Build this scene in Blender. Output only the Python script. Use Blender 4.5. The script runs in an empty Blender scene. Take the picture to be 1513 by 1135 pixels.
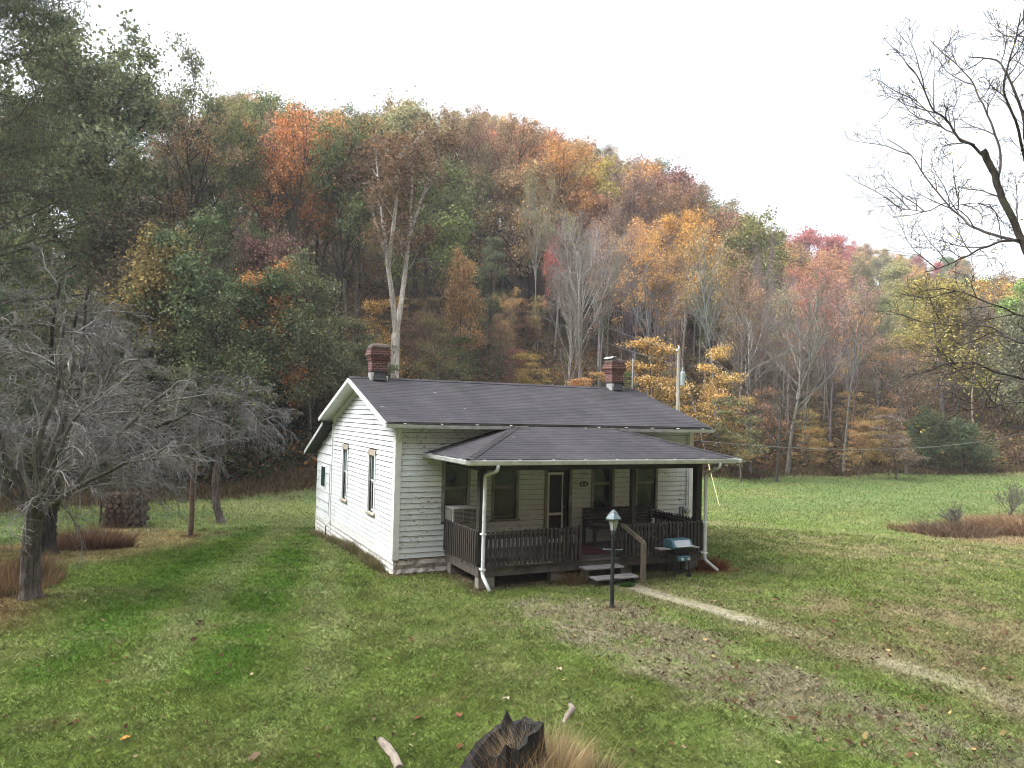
import bpy, math, random
import numpy as np
from mathutils import Vector, Matrix
S = bpy.context.scene
C = S.collection

# ------------------------------------------------------------------ camera
CX, CY, CZ = -4.917, -15.8451, 3.2161
YAW, PITCH, ROLL, FPX = .4512, .0399, .024, 1105.45
PW, PH = 1513.0, 1135.0
_s, _c = math.sin(YAW), math.cos(YAW); _cp, _sp = math.cos(PITCH), math.sin(PITCH)
FW = np.array([_s*_cp, _c*_cp, _sp]); _r = np.array([_c, -_s, 0.0]); _u = np.cross(_r, FW)
RT = math.cos(ROLL)*_r + math.sin(ROLL)*_u
UP = -math.sin(ROLL)*_r + math.cos(ROLL)*_u
OC = np.array([CX, CY, CZ])
cam = bpy.data.cameras.new('camera'); cam_o = bpy.data.objects.new('camera', cam); C.objects.link(cam_o)
cam.sensor_width = 36; cam.lens = FPX/PW*36; cam.clip_start = .1; cam.clip_end = 3000
m = Matrix.Identity(4)
for i in range(3):
    m[i][0], m[i][1], m[i][2], m[i][3] = RT[i], UP[i], -FW[i], OC[i]
cam_o.matrix_world = m
S.camera = cam_o

# ------------------------------------------------------------------ light
SUN_EL, SUN_AZ = math.radians(48), math.radians(-75)     # azimuth clockwise from +y
w = bpy.data.worlds.new('World'); S.world = w; w.use_nodes = True
nt = w.node_tree; nt.nodes.clear()
sky = nt.nodes.new('ShaderNodeTexSky'); sky.sky_type = 'NISHITA'; sky.sun_disc = False
sky.sun_elevation = SUN_EL; sky.sun_rotation = SUN_AZ; sky.air_density = 1.0; sky.dust_density = 4.0; sky.ozone_density = 1.0
hsv = nt.nodes.new('ShaderNodeHueSaturation'); hsv.inputs['Saturation'].default_value = .22
tc = nt.nodes.new('ShaderNodeTexCoord'); nz = nt.nodes.new('ShaderNodeTexNoise')
nz.inputs['Scale'].default_value = 2.2; nz.inputs['Detail'].default_value = 5
rp = nt.nodes.new('ShaderNodeValToRGB'); rp.color_ramp.elements[0].position = .35; rp.color_ramp.elements[1].position = .62
rp.color_ramp.elements[0].color = (.93, .96, 1.0, 1); rp.color_ramp.elements[1].color = (1.25, 1.25, 1.25, 1)
mx = nt.nodes.new('ShaderNodeMix'); mx.data_type = 'RGBA'; mx.blend_type = 'MULTIPLY'; mx.inputs[0].default_value = 1
sz = nt.nodes.new('ShaderNodeSeparateXYZ'); rz_ = nt.nodes.new('ShaderNodeValToRGB')      # overcast: brighter toward the zenith
rz_.color_ramp.elements[0].position = .1; rz_.color_ramp.elements[0].color = (1.15, 1.15, 1.15, 1); rz_.color_ramp.elements[1].position = 1.0; rz_.color_ramp.elements[1].color = (2.6, 2.6, 2.6, 1)
mz = nt.nodes.new('ShaderNodeMix'); mz.data_type = 'RGBA'; mz.blend_type = 'MULTIPLY'; mz.inputs[0].default_value = 1
bg = nt.nodes.new('ShaderNodeBackground'); bg.inputs['Strength'].default_value = .15
out = nt.nodes.new('ShaderNodeOutputWorld')
L = nt.links.new
L(sky.outputs[0], hsv.inputs['Color']); L(tc.outputs['Generated'], nz.inputs['Vector']); L(nz.outputs[0], rp.inputs[0])
L(hsv.outputs[0], mx.inputs[6]); L(rp.outputs[0], mx.inputs[7]); L(mx.outputs[2], mz.inputs[6]); L(rz_.outputs[0], mz.inputs[7]); L(tc.outputs['Generated'], sz.inputs[0]); L(sz.outputs[2], rz_.inputs[0]); L(mz.outputs[2], bg.inputs['Color']); L(bg.outputs[0], out.inputs[0])
sl = bpy.data.lights.new('sun', 'SUN'); sl.energy = 1.2; sl.angle = math.radians(25); sl.color = (1, .97, .92)
so = bpy.data.objects.new('sun', sl); C.objects.link(so)
sd = Vector((math.sin(SUN_AZ)*math.cos(SUN_EL), math.cos(SUN_AZ)*math.cos(SUN_EL), math.sin(SUN_EL)))
so.rotation_euler = sd.to_track_quat('Z', 'Y').to_euler(); so.location = (-20, 0, 40)
S.view_settings.view_transform = 'Standard'; S.view_settings.look = 'None'
S.view_settings.exposure = .88; S.view_settings.gamma = 1
S.render.engine = 'CYCLES'; S.cycles.filter_width = 1.05

# ------------------------------------------------------------------ numeric helpers
rng = np.random.default_rng(7); random.seed(7)

def hsh(ix, iy, seed=0):
    n = (ix.astype(np.int64)*374761393 + iy.astype(np.int64)*668265263 + seed*1274126177) & 0xffffffff
    n = ((n ^ (n >> 13))*1274126177) & 0xffffffff
    return ((n ^ (n >> 16)) & 0xffff)/65535.0

def vnoise(x, y, seed=0):
    x0 = np.floor(x); y0 = np.floor(y); fx = x-x0; fy = y-y0
    fx = fx*fx*(3-2*fx); fy = fy*fy*(3-2*fy)
    a = hsh(x0, y0, seed); b = hsh(x0+1, y0, seed); c = hsh(x0, y0+1, seed); d = hsh(x0+1, y0+1, seed)
    return (a*(1-fx)+b*fx)*(1-fy)+(c*(1-fx)+d*fx)*fy

def fbm(x, y, scale, octv=4, seed=0):
    x = np.asarray(x, float)/scale; y = np.asarray(y, float)/scale; s = 0; a = .5; t = 0
    for i in range(octv):
        s = s + a*vnoise(x, y, seed+i*17); t += a; a *= .55; x = x*2.03+11.3; y = y*2.03-7.1
    return s/t

def sstep(a, b, x):
    t = np.clip((x-a)/(b-a), 0, 1); return t*t*(3-2*t)

def gbase(x, y):
    x = np.asarray(x, float); y = np.asarray(y, float)
    return -.33 - .37*sstep(1.5, 10, y) + .03*(fbm(x, y, 3.1, 3, 5)-.5) + .10*(fbm(x, y, 14, 2, 9)-.5)*sstep(14, 30, np.hypot(x-CX, y-CY))

HK = [(-900, [(26, 0), (45, 6), (75, 20), (120, 24), (300, 20)]),
      (-300, [(28, 0), (45, 6), (75, 19), (120, 22), (300, 18)]),
      (0,    [(32, 0), (45, 3.6), (75, 17), (120, 21), (300, 14)]),
      (370,  [(35, 0), (52, 5), (80, 20), (120, 34), (300, 30)]),
      (750,  [(42, 0), (66, 6), (85, 15), (125, 35), (160, 40), (300, 30)]),
      (1000, [(47, 0), (70, 5), (95, 14), (135, 31), (170, 34), (300, 16)]),
      (1130, [(53, 0), (75, 4), (100, 9), (150, 22), (200, 22), (300, 34), (420, 40)]),
      (1250, [(60, 0), (90, 4), (150, 12), (270, 52), (330, 56), (450, 50)]),
      (1400, [(68, 0), (95, 4), (150, 12), (270, 43), (330, 46), (450, 46)]),
      (1700, [(80, 0), (105, 4), (160, 10), (280, 36), (450, 38)]),
      (2600, [(80, 0), (105, 4), (160, 10), (280, 36), (450, 38)])]
HD = np.concatenate([np.linspace(0, 200, 201), np.linspace(205, 900, 140)])
HP = np.array([np.interp(HD, [0]+[q[0] for q in t], [0]+[q[1] for q in t]) for _, t in HK])
_k = np.ones(9)/9
HP = np.array([np.convolve(np.pad(r_, 4, mode='edge'), _k, 'valid') for r_ in HP])
HT = np.array([math.atan((k-756.5)/FPX) for k, _ in HK])

def terrain(x, y):
    x = np.atleast_1d(np.asarray(x, float)); y = np.atleast_1d(np.asarray(y, float))
    dx = x-CX; dy = y-CY; d = np.hypot(dx, dy)
    th = (np.arctan2(dx, dy)-YAW+math.pi) % (2*math.pi)-math.pi
    back = sstep(1.0, 1.5, np.abs(th)); shade_hill = np.interp(d, [34, 44, 74, 150], [0, 12, 52, 62])  # unseen hill behind the camera, added to block low sky and darken the porch
    tc_ = np.clip(th, HT[0]+1e-6, HT[-1]-1e-6)
    i = np.clip(np.searchsorted(HT, tc_)-1, 0, len(HT)-2)
    f = (tc_-HT[i])/(HT[i+1]-HT[i]); f = f*f*(3-2*f)
    di = np.interp(d, HD, np.arange(len(HD))); j = np.clip(di.astype(int), 0, len(HD)-2); g = di-j
    h0 = HP[i, j]*(1-g)+HP[i, j+1]*g; h1 = HP[i+1, j]*(1-g)+HP[i+1, j+1]*g
    h = (h0*(1-f)+h1*f)*(1-back)+shade_hill*back
    h = h + sstep(1, 6, h)*(fbm(x, y, 9, 3, 3)-.5)*2.2
    return gbase(x, y)+h

def T1(x, y): return float(terrain(x, y)[0])

def ray(px, py):
    d = FW + RT*(px-PW/2)/FPX - UP*(py-PH/2)/FPX
    return d

def hit(px, py):
    """where a sight line meets the terrain"""
    d = ray(px, py); t = 1.0; z = -.33
    for _ in range(25):
        t = (z-CZ)/d[2] if d[2] < -1e-4 else 60
        p = OC+d*t; z = T1(p[0], p[1])
    return p[0], p[1], z

def at(px, dist, py=600):
    d = ray(px, py); h = math.hypot(d[0], d[1])
    x = CX+d[0]/h*dist; y = CY+d[1]/h*dist
    return x, y, T1(x, y)

def ztop(px, py, dist):
    d = ray(px, py); return CZ + d[2]/math.hypot(d[0], d[1])*dist

def p3(px, py, dist):
    d = ray(px, py); t = dist/math.hypot(d[0], d[1]); return OC+d*t

# ------------------------------------------------------------------ object helpers
def tag(o, label=None, cat=None, group=None, kind=None):
    if label: o['label'] = label
    if cat: o['category'] = cat
    if group: o['group'] = group
    if kind: o['kind'] = kind
    return o

def empty(name, loc, label, cat, group=None, rz=0):
    o = bpy.data.objects.new(name, None); C.objects.link(o); o.location = loc; o.rotation_euler = (0, 0, rz)
    o.empty_display_size = .2
    return tag(o, label, cat, group)

def link(name, me, mat, parent=None, smooth=False):
    o = bpy.data.objects.new(name, me); C.objects.link(o)
    if mat is not None and not me.materials: me.materials.append(mat)
    if parent is not None: o.parent = parent
    if smooth: me.polygons.foreach_set('use_smooth', np.ones(len(me.polygons), bool))
    return o

def npmesh(name, v, faces):
    """v (n,3); faces list of int arrays (m,k)"""
    me = bpy.data.meshes.new(name); v = np.asarray(v, np.float32)
    me.vertices.add(len(v)); me.vertices.foreach_set('co', v.ravel())
    faces = [np.asarray(f, np.int32) for f in faces if len(f)]
    nl = sum(f.size for f in faces); me.loops.add(nl)
    me.loops.foreach_set('vertex_index', np.concatenate([f.ravel() for f in faces]))
    cnt = np.concatenate([np.full(len(f), f.shape[1]) for f in faces]).astype(np.int32)
    me.polygons.add(len(cnt)); st = np.concatenate([[0], np.cumsum(cnt)[:-1]]).astype(np.int32)
    me.polygons.foreach_set('loop_start', st)
    try: me.polygons.foreach_set('loop_total', cnt)
    except Exception: pass
    me.update(calc_edges=True)
    return me

def add_col(me, name, col):
    a = me.color_attributes.new(name, 'FLOAT_COLOR', 'POINT')
    c = np.ones((len(col), 4), np.float32); c[:, :3] = col
    a.data.foreach_set('color', c.ravel())

class MB:
    def __init__(s): s.v = []; s.f = []
    def quad(s, a, b, c, d):
        n = len(s.v); s.v += [tuple(a), tuple(b), tuple(c), tuple(d)]; s.f.append((n, n+1, n+2, n+3)); return s
    def poly(s, pts):
        n = len(s.v); s.v += [tuple(p) for p in pts]; s.f.append(tuple(range(n, n+len(pts)))); return s
    def hexa(s, b, t):
        n = len(s.v); s.v += [tuple(p) for p in b]+[tuple(p) for p in t]; k = len(b)
        s.f.append(tuple(n+i for i in reversed(range(k)))); s.f.append(tuple(n+k+i for i in range(k)))
        for i in range(k): j = (i+1) % k; s.f.append((n+i, n+j, n+k+j, n+k+i))
        return s
    def box(s, x0, x1, y0, y1, z0, z1):
        x0, x1 = sorted((x0, x1)); y0, y1 = sorted((y0, y1)); z0, z1 = sorted((z0, z1))
        return s.hexa([(x0, y0, z0), (x1, y0, z0), (x1, y1, z0), (x0, y1, z0)], [(x0, y0, z1), (x1, y0, z1), (x1, y1, z1), (x0, y1, z1)])
    def prism(s, pts, off):
        """closed outline pts extruded by vector off"""
        o = Vector(off); return s.hexa(pts, [tuple(Vector(p)+o) for p in pts])
    def bar(s, p, q, w, h, up=(0, 0, 1)):
        p = Vector(p); q = Vector(q); d = (q-p).normalized(); u = Vector(up)
        if abs(d.dot(u)) > .98: u = Vector((1, 0, 0))
        a = d.cross(u).normalized(); b = a.cross(d).normalized(); a = a*(w/2); b = b*(h/2)
        return s.hexa([p-a-b, p+a-b, p+a+b, p-a+b], [q-a-b, q+a-b, q+a+b, q-a+b])
    def tube(s, pts, rad, n=8, cap=True):
        pts = [Vector(p) for p in pts]; k = len(pts)
        if not hasattr(rad, '__len__'): rad = [rad]*k
        base = len(s.v); d0 = (pts[1]-pts[0]).normalized()
        a = d0.cross(Vector((0, 0, 1)))
        if a.length < .1: a = d0.cross(Vector((1, 0, 0)))
        a.normalize()
        for i, p in enumerate(pts):
            d = (pts[min(i+1, k-1)]-pts[max(i-1, 0)]).normalized()
            a = (a-d*a.dot(d)); a = a.normalized() if a.length > 1e-6 else d.orthogonal().normalized()
            b = d.cross(a)
            for j in range(n):
                t = 2*math.pi*j/n; s.v.append(tuple(p+(a*math.cos(t)+b*math.sin(t))*rad[i]))
        for i in range(k-1):
            for j in range(n):
                j2 = (j+1) % n
                s.f.append((base+i*n+j, base+i*n+j2, base+(i+1)*n+j2, base+(i+1)*n+j))
        if cap:
            s.f.append(tuple(base+j for j in reversed(range(n)))); s.f.append(tuple(base+(k-1)*n+j for j in range(n)))
        return s
    def lathe(s, prof, c=(0, 0, 0), n=12, rot=0):
        base = len(s.v)
        for r, z in prof:
            for j in range(n):
                t = 2*math.pi*j/n+rot; s.v.append((c[0]+r*math.cos(t), c[1]+r*math.sin(t), c[2]+z))
        k = len(prof)
        for i in range(k-1):
            for j in range(n): j2 = (j+1) % n; s.f.append((base+i*n+j, base+i*n+j2, base+(i+1)*n+j2, base+(i+1)*n+j))
        s.f.append(tuple(base+j for j in reversed(range(n)))); s.f.append(tuple(base+(k-1)*n+j for j in range(n)))
        return s
    def build(s, name, mat, parent=None, smooth=False, bevel=0):
        off = Vector((0, 0, 0)); p = parent
        while p is not None: off += p.location; p = p.parent
        me = bpy.data.meshes.new(name); me.from_pydata([tuple(Vector(v)-off) for v in s.v], [], s.f); me.update()
        o = link(name, me, mat, parent, smooth)
        if bevel:
            b = o.modifiers.new('b', 'BEVEL'); b.width = bevel; b.segments = 2; b.limit_method = 'ANGLE'
        return o

# ------------------------------------------------------------------ materials
def newmat(name):
    mt = bpy.data.materials.new(name); mt.use_nodes = True; t = mt.node_tree; t.nodes.clear()
    o = t.nodes.new('ShaderNodeOutputMaterial'); b = t.nodes.new('ShaderNodeBsdfPrincipled'); t.links.new(b.outputs[0], o.inputs[0])
    return mt, t, b
def nd(t, typ, **kw):
    n = t.nodes.new(typ)
    for k, v in kw.items(): setattr(n, k, v)
    return n
def noise(t, scale, detail=4, rough=.6, vec=None, stretch=None, obj=True):
    n = nd(t, 'ShaderNodeTexNoise'); n.inputs['Scale'].default_value = scale; n.inputs['Detail'].default_value = detail; n.inputs['Roughness'].default_value = rough
    if vec is None:
        c = nd(t, 'ShaderNodeTexCoord'); vec = c.outputs['Object']
    if stretch:
        mp = nd(t, 'ShaderNodeMapping'); mp.inputs['Scale'].default_value = stretch; t.links.new(vec, mp.inputs['Vector']); vec = mp.outputs[0]
    t.links.new(vec, n.inputs['Vector']); return n.outputs['Fac']
def ramp(t, fac, stops):
    r = nd(t, 'ShaderNodeValToRGB'); e = r.color_ramp.elements
    while len(e) < len(stops): e.new(.5)
    for i, (p, c) in enumerate(stops): e[i].position = p; e[i].color = (*c, 1) if len(c) == 3 else c
    t.links.new(fac, r.inputs[0]); return r.outputs[0]
def mixc(t, fac, a, b, mode='MIX'):
    m_ = nd(t, 'ShaderNodeMix', data_type='RGBA', blend_type=mode)
    for s_, v in ((m_.inputs[0], fac), (m_.inputs[6], a), (m_.inputs[7], b)):
        if isinstance(v, (int, float)): s_.default_value = v
        elif isinstance(v, tuple): s_.default_value = (*v, 1)
        else: t.links.new(v, s_)
    return m_.outputs[2]
def bump(t, b, h, strength=.3, dist=.02):
    n = nd(t, 'ShaderNodeBump'); n.inputs['Strength'].default_value = strength; n.inputs['Distance'].default_value = dist
    t.links.new(h, n.inputs['Height']); t.links.new(n.outputs[0], b.inputs['Normal'])
g1 = lambda v: (v, v, v)

def mottled(name, c1, c2, scale=6, rough=.7, stretch=None, spot=None, spot_at=.68, bumpy=.3, metal=0, spec=.3, spot_scale=9):
    mt, t, b = newmat(name)
    n = noise(t, scale, 6, .62, stretch=stretch)
    col = ramp(t, n, [(.32, c1), (.68, c2)])
    if spot:
        s_ = noise(t, spot_scale, 6, .7, stretch=stretch); f = ramp(t, s_, [(spot_at-.03, g1(0)), (spot_at+.03, g1(1))])
        col = mixc(t, f, col, spot)
    t.links.new(col, b.inputs['Base Color']); b.inputs['Roughness'].default_value = rough; b.inputs['Metallic'].default_value = metal
    b.inputs['Specular IOR Level'].default_value = spec
    if bumpy: bump(t, b, noise(t, scale*7, 4, stretch=stretch), bumpy, .01)
    return mt

def siding_mat(name, dirt=.5):
    mt, t, b = newmat(name)
    c = nd(t, 'ShaderNodeTexCoord'); v = c.outputs['Object']
    big = noise(t, 1.3, 5, .6, v); col = ramp(t, big, [(.3, (.50, .53, .545)), (.7, (.66, .695, .71))])
    st = noise(t, 1.0, 6, .65, v, stretch=(1.2, 1.2, 14))
    col = mixc(t, ramp(t, st, [(.52, g1(0)), (.78, g1(dirt))]), col, (.34, .34, .31))
    dr = noise(t, 3.0, 5, .7, v, stretch=(3, 3, .5))
    col = mixc(t, ramp(t, dr, [(.58, g1(0)), (.8, g1(dirt*.7))]), col, (.40, .40, .36))
    fl = noise(t, 10, 8, .75, v, stretch=(1, 1, 2.2)); zone = noise(t, .8, 2, .5, v)
    f = nd(t, 'ShaderNodeMath', operation='MULTIPLY'); t.links.new(ramp(t, fl, [(.56, g1(0)), (.60, g1(1))]), f.inputs[0]); t.links.new(ramp(t, zone, [(.42, g1(.0)), (.56, g1(1))]), f.inputs[1])
    col = mixc(t, f.outputs[0], col, (.20, .17, .14))
    t.links.new(col, b.inputs['Base Color']); b.inputs['Roughness'].default_value = .62; b.inputs['Specular IOR Level'].default_value = .25
    bump(t, b, noise(t, 40, 3, .6, v, stretch=(1, 1, 6)), .12, .005)
    return mt

def shingle_mat(name, axis=0):
    mt, t, b = newmat(name)
    c = nd(t, 'ShaderNodeTexCoord'); v = c.outputs['Object']
    big = noise(t, .55, 4, .6, v); col = ramp(t, big, [(.32, (.028, .027, .031)), (.68, (.053, .050, .056))])
    md = noise(t, 2.2, 5, .7, v, stretch=(1, .35, 1)); col = mixc(t, ramp(t, md, [(.45, g1(0)), (.72, g1(.35))]), col, (.075, .069, .072))
    sep = nd(t, 'ShaderNodeSeparateXYZ'); t.links.new(v, sep.inputs[0])
    # tabs: brick texture laid over the roof plane (x along the eave, y up the slope)
    br = nd(t, 'ShaderNodeTexBrick'); br.inputs['Scale'].default_value = 1; br.inputs['Brick Width'].default_value = .26; br.inputs['Row Height'].default_value = .115
    br.inputs['Mortar Size'].default_value = .006; br.inputs['Color1'].default_value = (.72, .72, .72, 1); br.inputs['Color2'].default_value = (1.22, 1.22, 1.22, 1); br.inputs['Mortar'].default_value = (.45, .45, .45, 1)
    cb = nd(t, 'ShaderNodeCombineXYZ'); t.links.new(sep.outputs[axis], cb.inputs[0]); t.links.new(sep.outputs[1-axis], cb.inputs[1])
    t.links.new(cb.outputs[0], br.inputs['Vector'])
    col = mixc(t, .6, col, br.outputs['Color'], 'MULTIPLY')
    gr = noise(t, 60, 3, .7, v); col = mixc(t, .5, col, ramp(t, gr, [(.35, g1(.6)), (.65, g1(1.4))]), 'MULTIPLY')
    sp = noise(t, 3.3, 3, .5, v); 
    col = mixc(t, ramp(t, sp, [(.73, g1(0)), (.76, g1(.6))]), col, (.25, .25, .24))
    t.links.new(col, b.inputs['Base Color']); b.inputs['Roughness'].default_value = .85; b.inputs['Specular IOR Level'].default_value = .25
    bump(t, b, br.outputs['Fac'], -.5, .012)
    return mt

def brick_mat(name):
    mt, t, b = newmat(name)
    c = nd(t, 'ShaderNodeTexCoord'); sep = nd(t, 'ShaderNodeSeparateXYZ'); t.links.new(c.outputs['Object'], sep.inputs[0])
    ad = nd(t, 'ShaderNodeMath', operation='ADD'); t.links.new(sep.outputs[0], ad.inputs[0]); t.links.new(sep.outputs[1], ad.inputs[1])
    cb = nd(t, 'ShaderNodeCombineXYZ'); t.links.new(ad.outputs[0], cb.inputs[0]); t.links.new(sep.outputs[2], cb.inputs[1])
    br = nd(t, 'ShaderNodeTexBrick'); br.inputs['Scale'].default_value = 1; br.inputs['Brick Width'].default_value = .17; br.inputs['Row Height'].default_value = .062; br.inputs['Mortar Size'].default_value = .007
    br.inputs['Color1'].default_value = (.135, .032, .022, 1); br.inputs['Color2'].default_value = (.07, .02, .017, 1); br.inputs['Mortar'].default_value = (.22, .18, .16, 1)
    t.links.new(cb.outputs[0], br.inputs['Vector'])
    d = noise(t, 7, 5, .7); col = mixc(t, ramp(t, d, [(.45, g1(0)), (.7, g1(.8))]), br.outputs[0], (.06, .04, .035))
    t.links.new(col, b.inputs['Base Color']); b.inputs['Roughness'].default_value = .9
    bump(t, b, br.outputs['Fac'], -.6, .01); return mt

def glass_mat(name, tint, rough=.06):
    mt, t, b = newmat(name)
    n = noise(t, 1.4, 3); col = ramp(t, n, [(.3, tuple(x*.6 for x in tint)), (.7, tint)])
    t.links.new(col, b.inputs['Base Color']); b.inputs['Roughness'].default_value = rough; b.inputs['Specular IOR Level'].default_value = .3
    w_ = noise(t, 2.2, 2); bump(t, b, w_, .12, .02); return mt

def leaf_mat(name='foliage', lo=.5, hi=1.75, alt=(1.12, .93, .70), amt=.5, trans=.3, attr=None):
    mt, t, b = newmat(name)
    if attr: ci = nd(t, 'ShaderNodeAttribute', attribute_name=attr); base = ci.outputs['Color']
    else: ci = nd(t, 'ShaderNodeObjectInfo'); base = ci.outputs['Color']
    ge = nd(t, 'ShaderNodeNewGeometry'); tcn = nd(t, 'ShaderNodeTexCoord')
    v = ramp(t, ge.outputs['Random Per Island'], [(0, g1(lo)), (.5, g1(.95)), (1, g1(hi))])
    col = mixc(t, 1.0, base, v, 'MULTIPLY')
    n = noise(t, .55, 3, .6, tcn.outputs['Object'])
    col = mixc(t, ramp(t, n, [(.42, g1(0)), (.6, g1(amt))]), col, mixc(t, 1.0, col, alt, 'MULTIPLY'))
    n2 = noise(t, 1.9, 2, .6, ge.outputs['Position'])
    col = mixc(t, 1.0, col, ramp(t, n2, [(.3, g1(.72)), (.7, g1(1.3))]), 'MULTIPLY')
    di = nd(t, 'ShaderNodeBsdfDiffuse'); tr = nd(t, 'ShaderNodeBsdfTranslucent'); ms = nd(t, 'ShaderNodeMixShader'); ms.inputs[0].default_value = trans
    t.links.new(col, di.inputs[0]); t.links.new(col, tr.inputs[0]); t.links.new(di.outputs[0], ms.inputs[1]); t.links.new(tr.outputs[0], ms.inputs[2])
    o = [n_ for n_ in t.nodes if n_.type == 'OUTPUT_MATERIAL'][0]; t.nodes.remove(b); t.links.new(ms.outputs[0], o.inputs[0])
    return mt

def bark_mat(name='bark'):
    mt, t, b = newmat(name)
    ci = nd(t, 'ShaderNodeObjectInfo')
    n = noise(t, 2.2, 6, .7, stretch=(3, 3, .7)); col = mixc(t, 1.0, ci.outputs['Color'], ramp(t, n, [(.3, g1(.5)), (.7, g1(1.45))]), 'MULTIPLY')
    n3 = noise(t, 9, 5, .75, stretch=(3, 3, .5)); col = mixc(t, 1.0, col, ramp(t, n3, [(.35, g1(.45)), (.65, g1(1.5))]), 'MULTIPLY')
    n2 = noise(t, 1.6, 5, .7); col = mixc(t, ramp(t, n2, [(.55, g1(0)), (.62, g1(.4))]), col, (.16, .165, .12))
    t.links.new(col, b.inputs['Base Color']); b.inputs['Roughness'].default_value = .9; b.inputs['Specular IOR Level'].default_value = .1
    bump(t, b, noise(t, 9, 4, .7, stretch=(3, 3, .5)), .5, .05); return mt

M = {}
M['siding'] = siding_mat('white_siding', .55); M['siding2'] = siding_mat('porch_siding', .75)
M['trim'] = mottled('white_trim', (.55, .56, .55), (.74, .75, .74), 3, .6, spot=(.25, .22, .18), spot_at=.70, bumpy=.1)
M['gutter'] = mottled('gutter_paint', (.40, .42, .42), (.64, .66, .66), 4, .5, spot=(.18, .16, .13), spot_at=.66, bumpy=.05, spec=.5)
M['found'] = mottled('painted_block', (.48, .48, .45), (.72, .72, .69), 4, .85, spot=(.25, .20, .16), spot_at=.62, bumpy=.6)
M['stone'] = mottled('rough_stone', (.30, .27, .24), (.58, .55, .50), 5, .9, spot=(.10, .06, .04), spot_at=.6, bumpy=.8)
M['concrete'] = mottled('pier_block', (.12, .11, .09), (.24, .22, .18), 6, .9, bumpy=.6)
M['shingle'] = shingle_mat('asphalt_shingle'); M['shingle_side'] = shingle_mat('asphalt_shingle_side', 1); M['brick'] = brick_mat('red_brick')
M['tar'] = mottled('black_tar', (.012, .012, .013), (.03, .03, .035), 9, .5, bumpy=.5)
M['mortar'] = mottled('weathered_mortar', (.05, .035, .03), (.13, .10, .085), 9, .95, spot=(.28, .26, .24), spot_at=.70, bumpy=.8)
M['tin'] = mottled('galvanised_tin', (.55, .56, .57), (.75, .76, .78), 5, .35, metal=.6, bumpy=.1)
M['oldwood'] = mottled('weathered_dark_wood', (.016, .013, .011), (.060, .048, .040), 5, .85, stretch=(4, 4, .8), spot=(.16, .14, .12), spot_at=.66, bumpy=.5)
M['deckwood'] = mottled('grey_deck_wood', (.03, .025, .021), (.11, .095, .083), 4, .85, stretch=(1, 5, 1), bumpy=.5)
M['stepwood'] = mottled('grey_tread_wood', (.13, .12, .11), (.32, .31, .30), 4, .8, stretch=(1, 6, 1), bumpy=.5)
M['postwood'] = mottled('tan_post_wood', (.09, .075, .055), (.19, .155, .115), 5, .8, stretch=(4, 4, .6), bumpy=.4)
M['darkpost'] = mottled('dark_painted_post', (.014, .012, .011), (.035, .03, .027), 6, .7, bumpy=.3)
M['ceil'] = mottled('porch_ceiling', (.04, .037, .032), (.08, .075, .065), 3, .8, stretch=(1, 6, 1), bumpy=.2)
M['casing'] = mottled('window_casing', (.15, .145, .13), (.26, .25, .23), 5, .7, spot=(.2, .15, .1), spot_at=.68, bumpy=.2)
M['wornwood'] = mottled('bare_head_board', (.24, .20, .16), (.42, .38, .32), 6, .85, bumpy=.3)
M['glass_dark'] = glass_mat('dark_glass', (.010, .011, .011)); M['glass_sky_tint'] = glass_mat('sky_tint_glass', (.10, .15, .17), .03); M['glass_teal'] = glass_mat('teal_glass', (.03, .07, .065))  # blue pane colour carries a painted sky reflection
M['glass_blind'] = glass_mat('glass_over_blind', (.07, .067, .06), .15); M['curtain'] = mottled('curtain', (.10, .10, .095), (.20, .195, .185), 4, .9, stretch=(8, 8, .3), bumpy=.2)
M['lap_shade'] = mottled('lap_shade_backing', (.03, .028, .025), (.06, .055, .05), 5, .95); M['interior'] = mottled('dark_room', (.012, .011, .010), (.02, .018, .016), 3, .9)  # wall backing coloured dark to paint the shadow lines between siding boards
M['ac'] = mottled('ac_plastic', (.30, .29, .27), (.42, .41, .38), 5, .6, spot=(.15, .13, .1), spot_at=.7); M['acgrill'] = mottled('ac_grille', (.03, .03, .03), (.07, .065, .06), 20, .6)
M['white'] = mottled('white_paint', (.62, .63, .62), (.78, .79, .78), 5, .5, bumpy=.05)
M['rug'] = mottled('red_rug', (.05, .010, .011), (.09, .016, .018), 12, .95)
M['lamp_black'] = mottled('black_lamp_post', (.008, .010, .010), (.022, .026, .024), 9, .5, bumpy=.3)
M['lamp_metal'] = mottled('pale_lamp_metal', (.07, .095, .11), (.14, .175, .19), 9, .6, spot=(.30, .31, .30), spot_at=.66, metal=.2, bumpy=.1)
M['lamp_glass'] = glass_mat('lantern_glass', (.36, .40, .38), .12)
M['teal'] = mottled('teal_enamel', (.025, .085, .105), (.05, .14, .165), 8, .5, spot=(.06, .05, .04), spot_at=.60, bumpy=.05, spec=.5)
M['metalgrey'] = mottled('grey_metal', (.28, .31, .33), (.42, .45, .47), 7, .4, metal=.3, bumpy=.05)
M['black'] = mottled('black_metal', (.008, .008, .008), (.02, .02, .02), 8, .6)
M['pole'] = mottled('pole_wood', (.20, .17, .14), (.40, .36, .31), 3, .9, stretch=(5, 5, .4), bumpy=.4)
M['transf'] = mottled('transformer_paint', (.30, .36, .38), (.42, .48, .50), 4, .5, bumpy=.1)
M['wire'] = mottled('cable', (.10, .10, .095), (.22, .22, .21), 3, .6, bumpy=0); M['yellow'] = mottled('guy_guard', (.45, .38, .16), (.62, .56, .32), 3, .6, bumpy=0)
M['soil'] = mottled('bare_soil', (.10, .055, .032), (.19, .12, .08), 6, .95, bumpy=.6)
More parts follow.
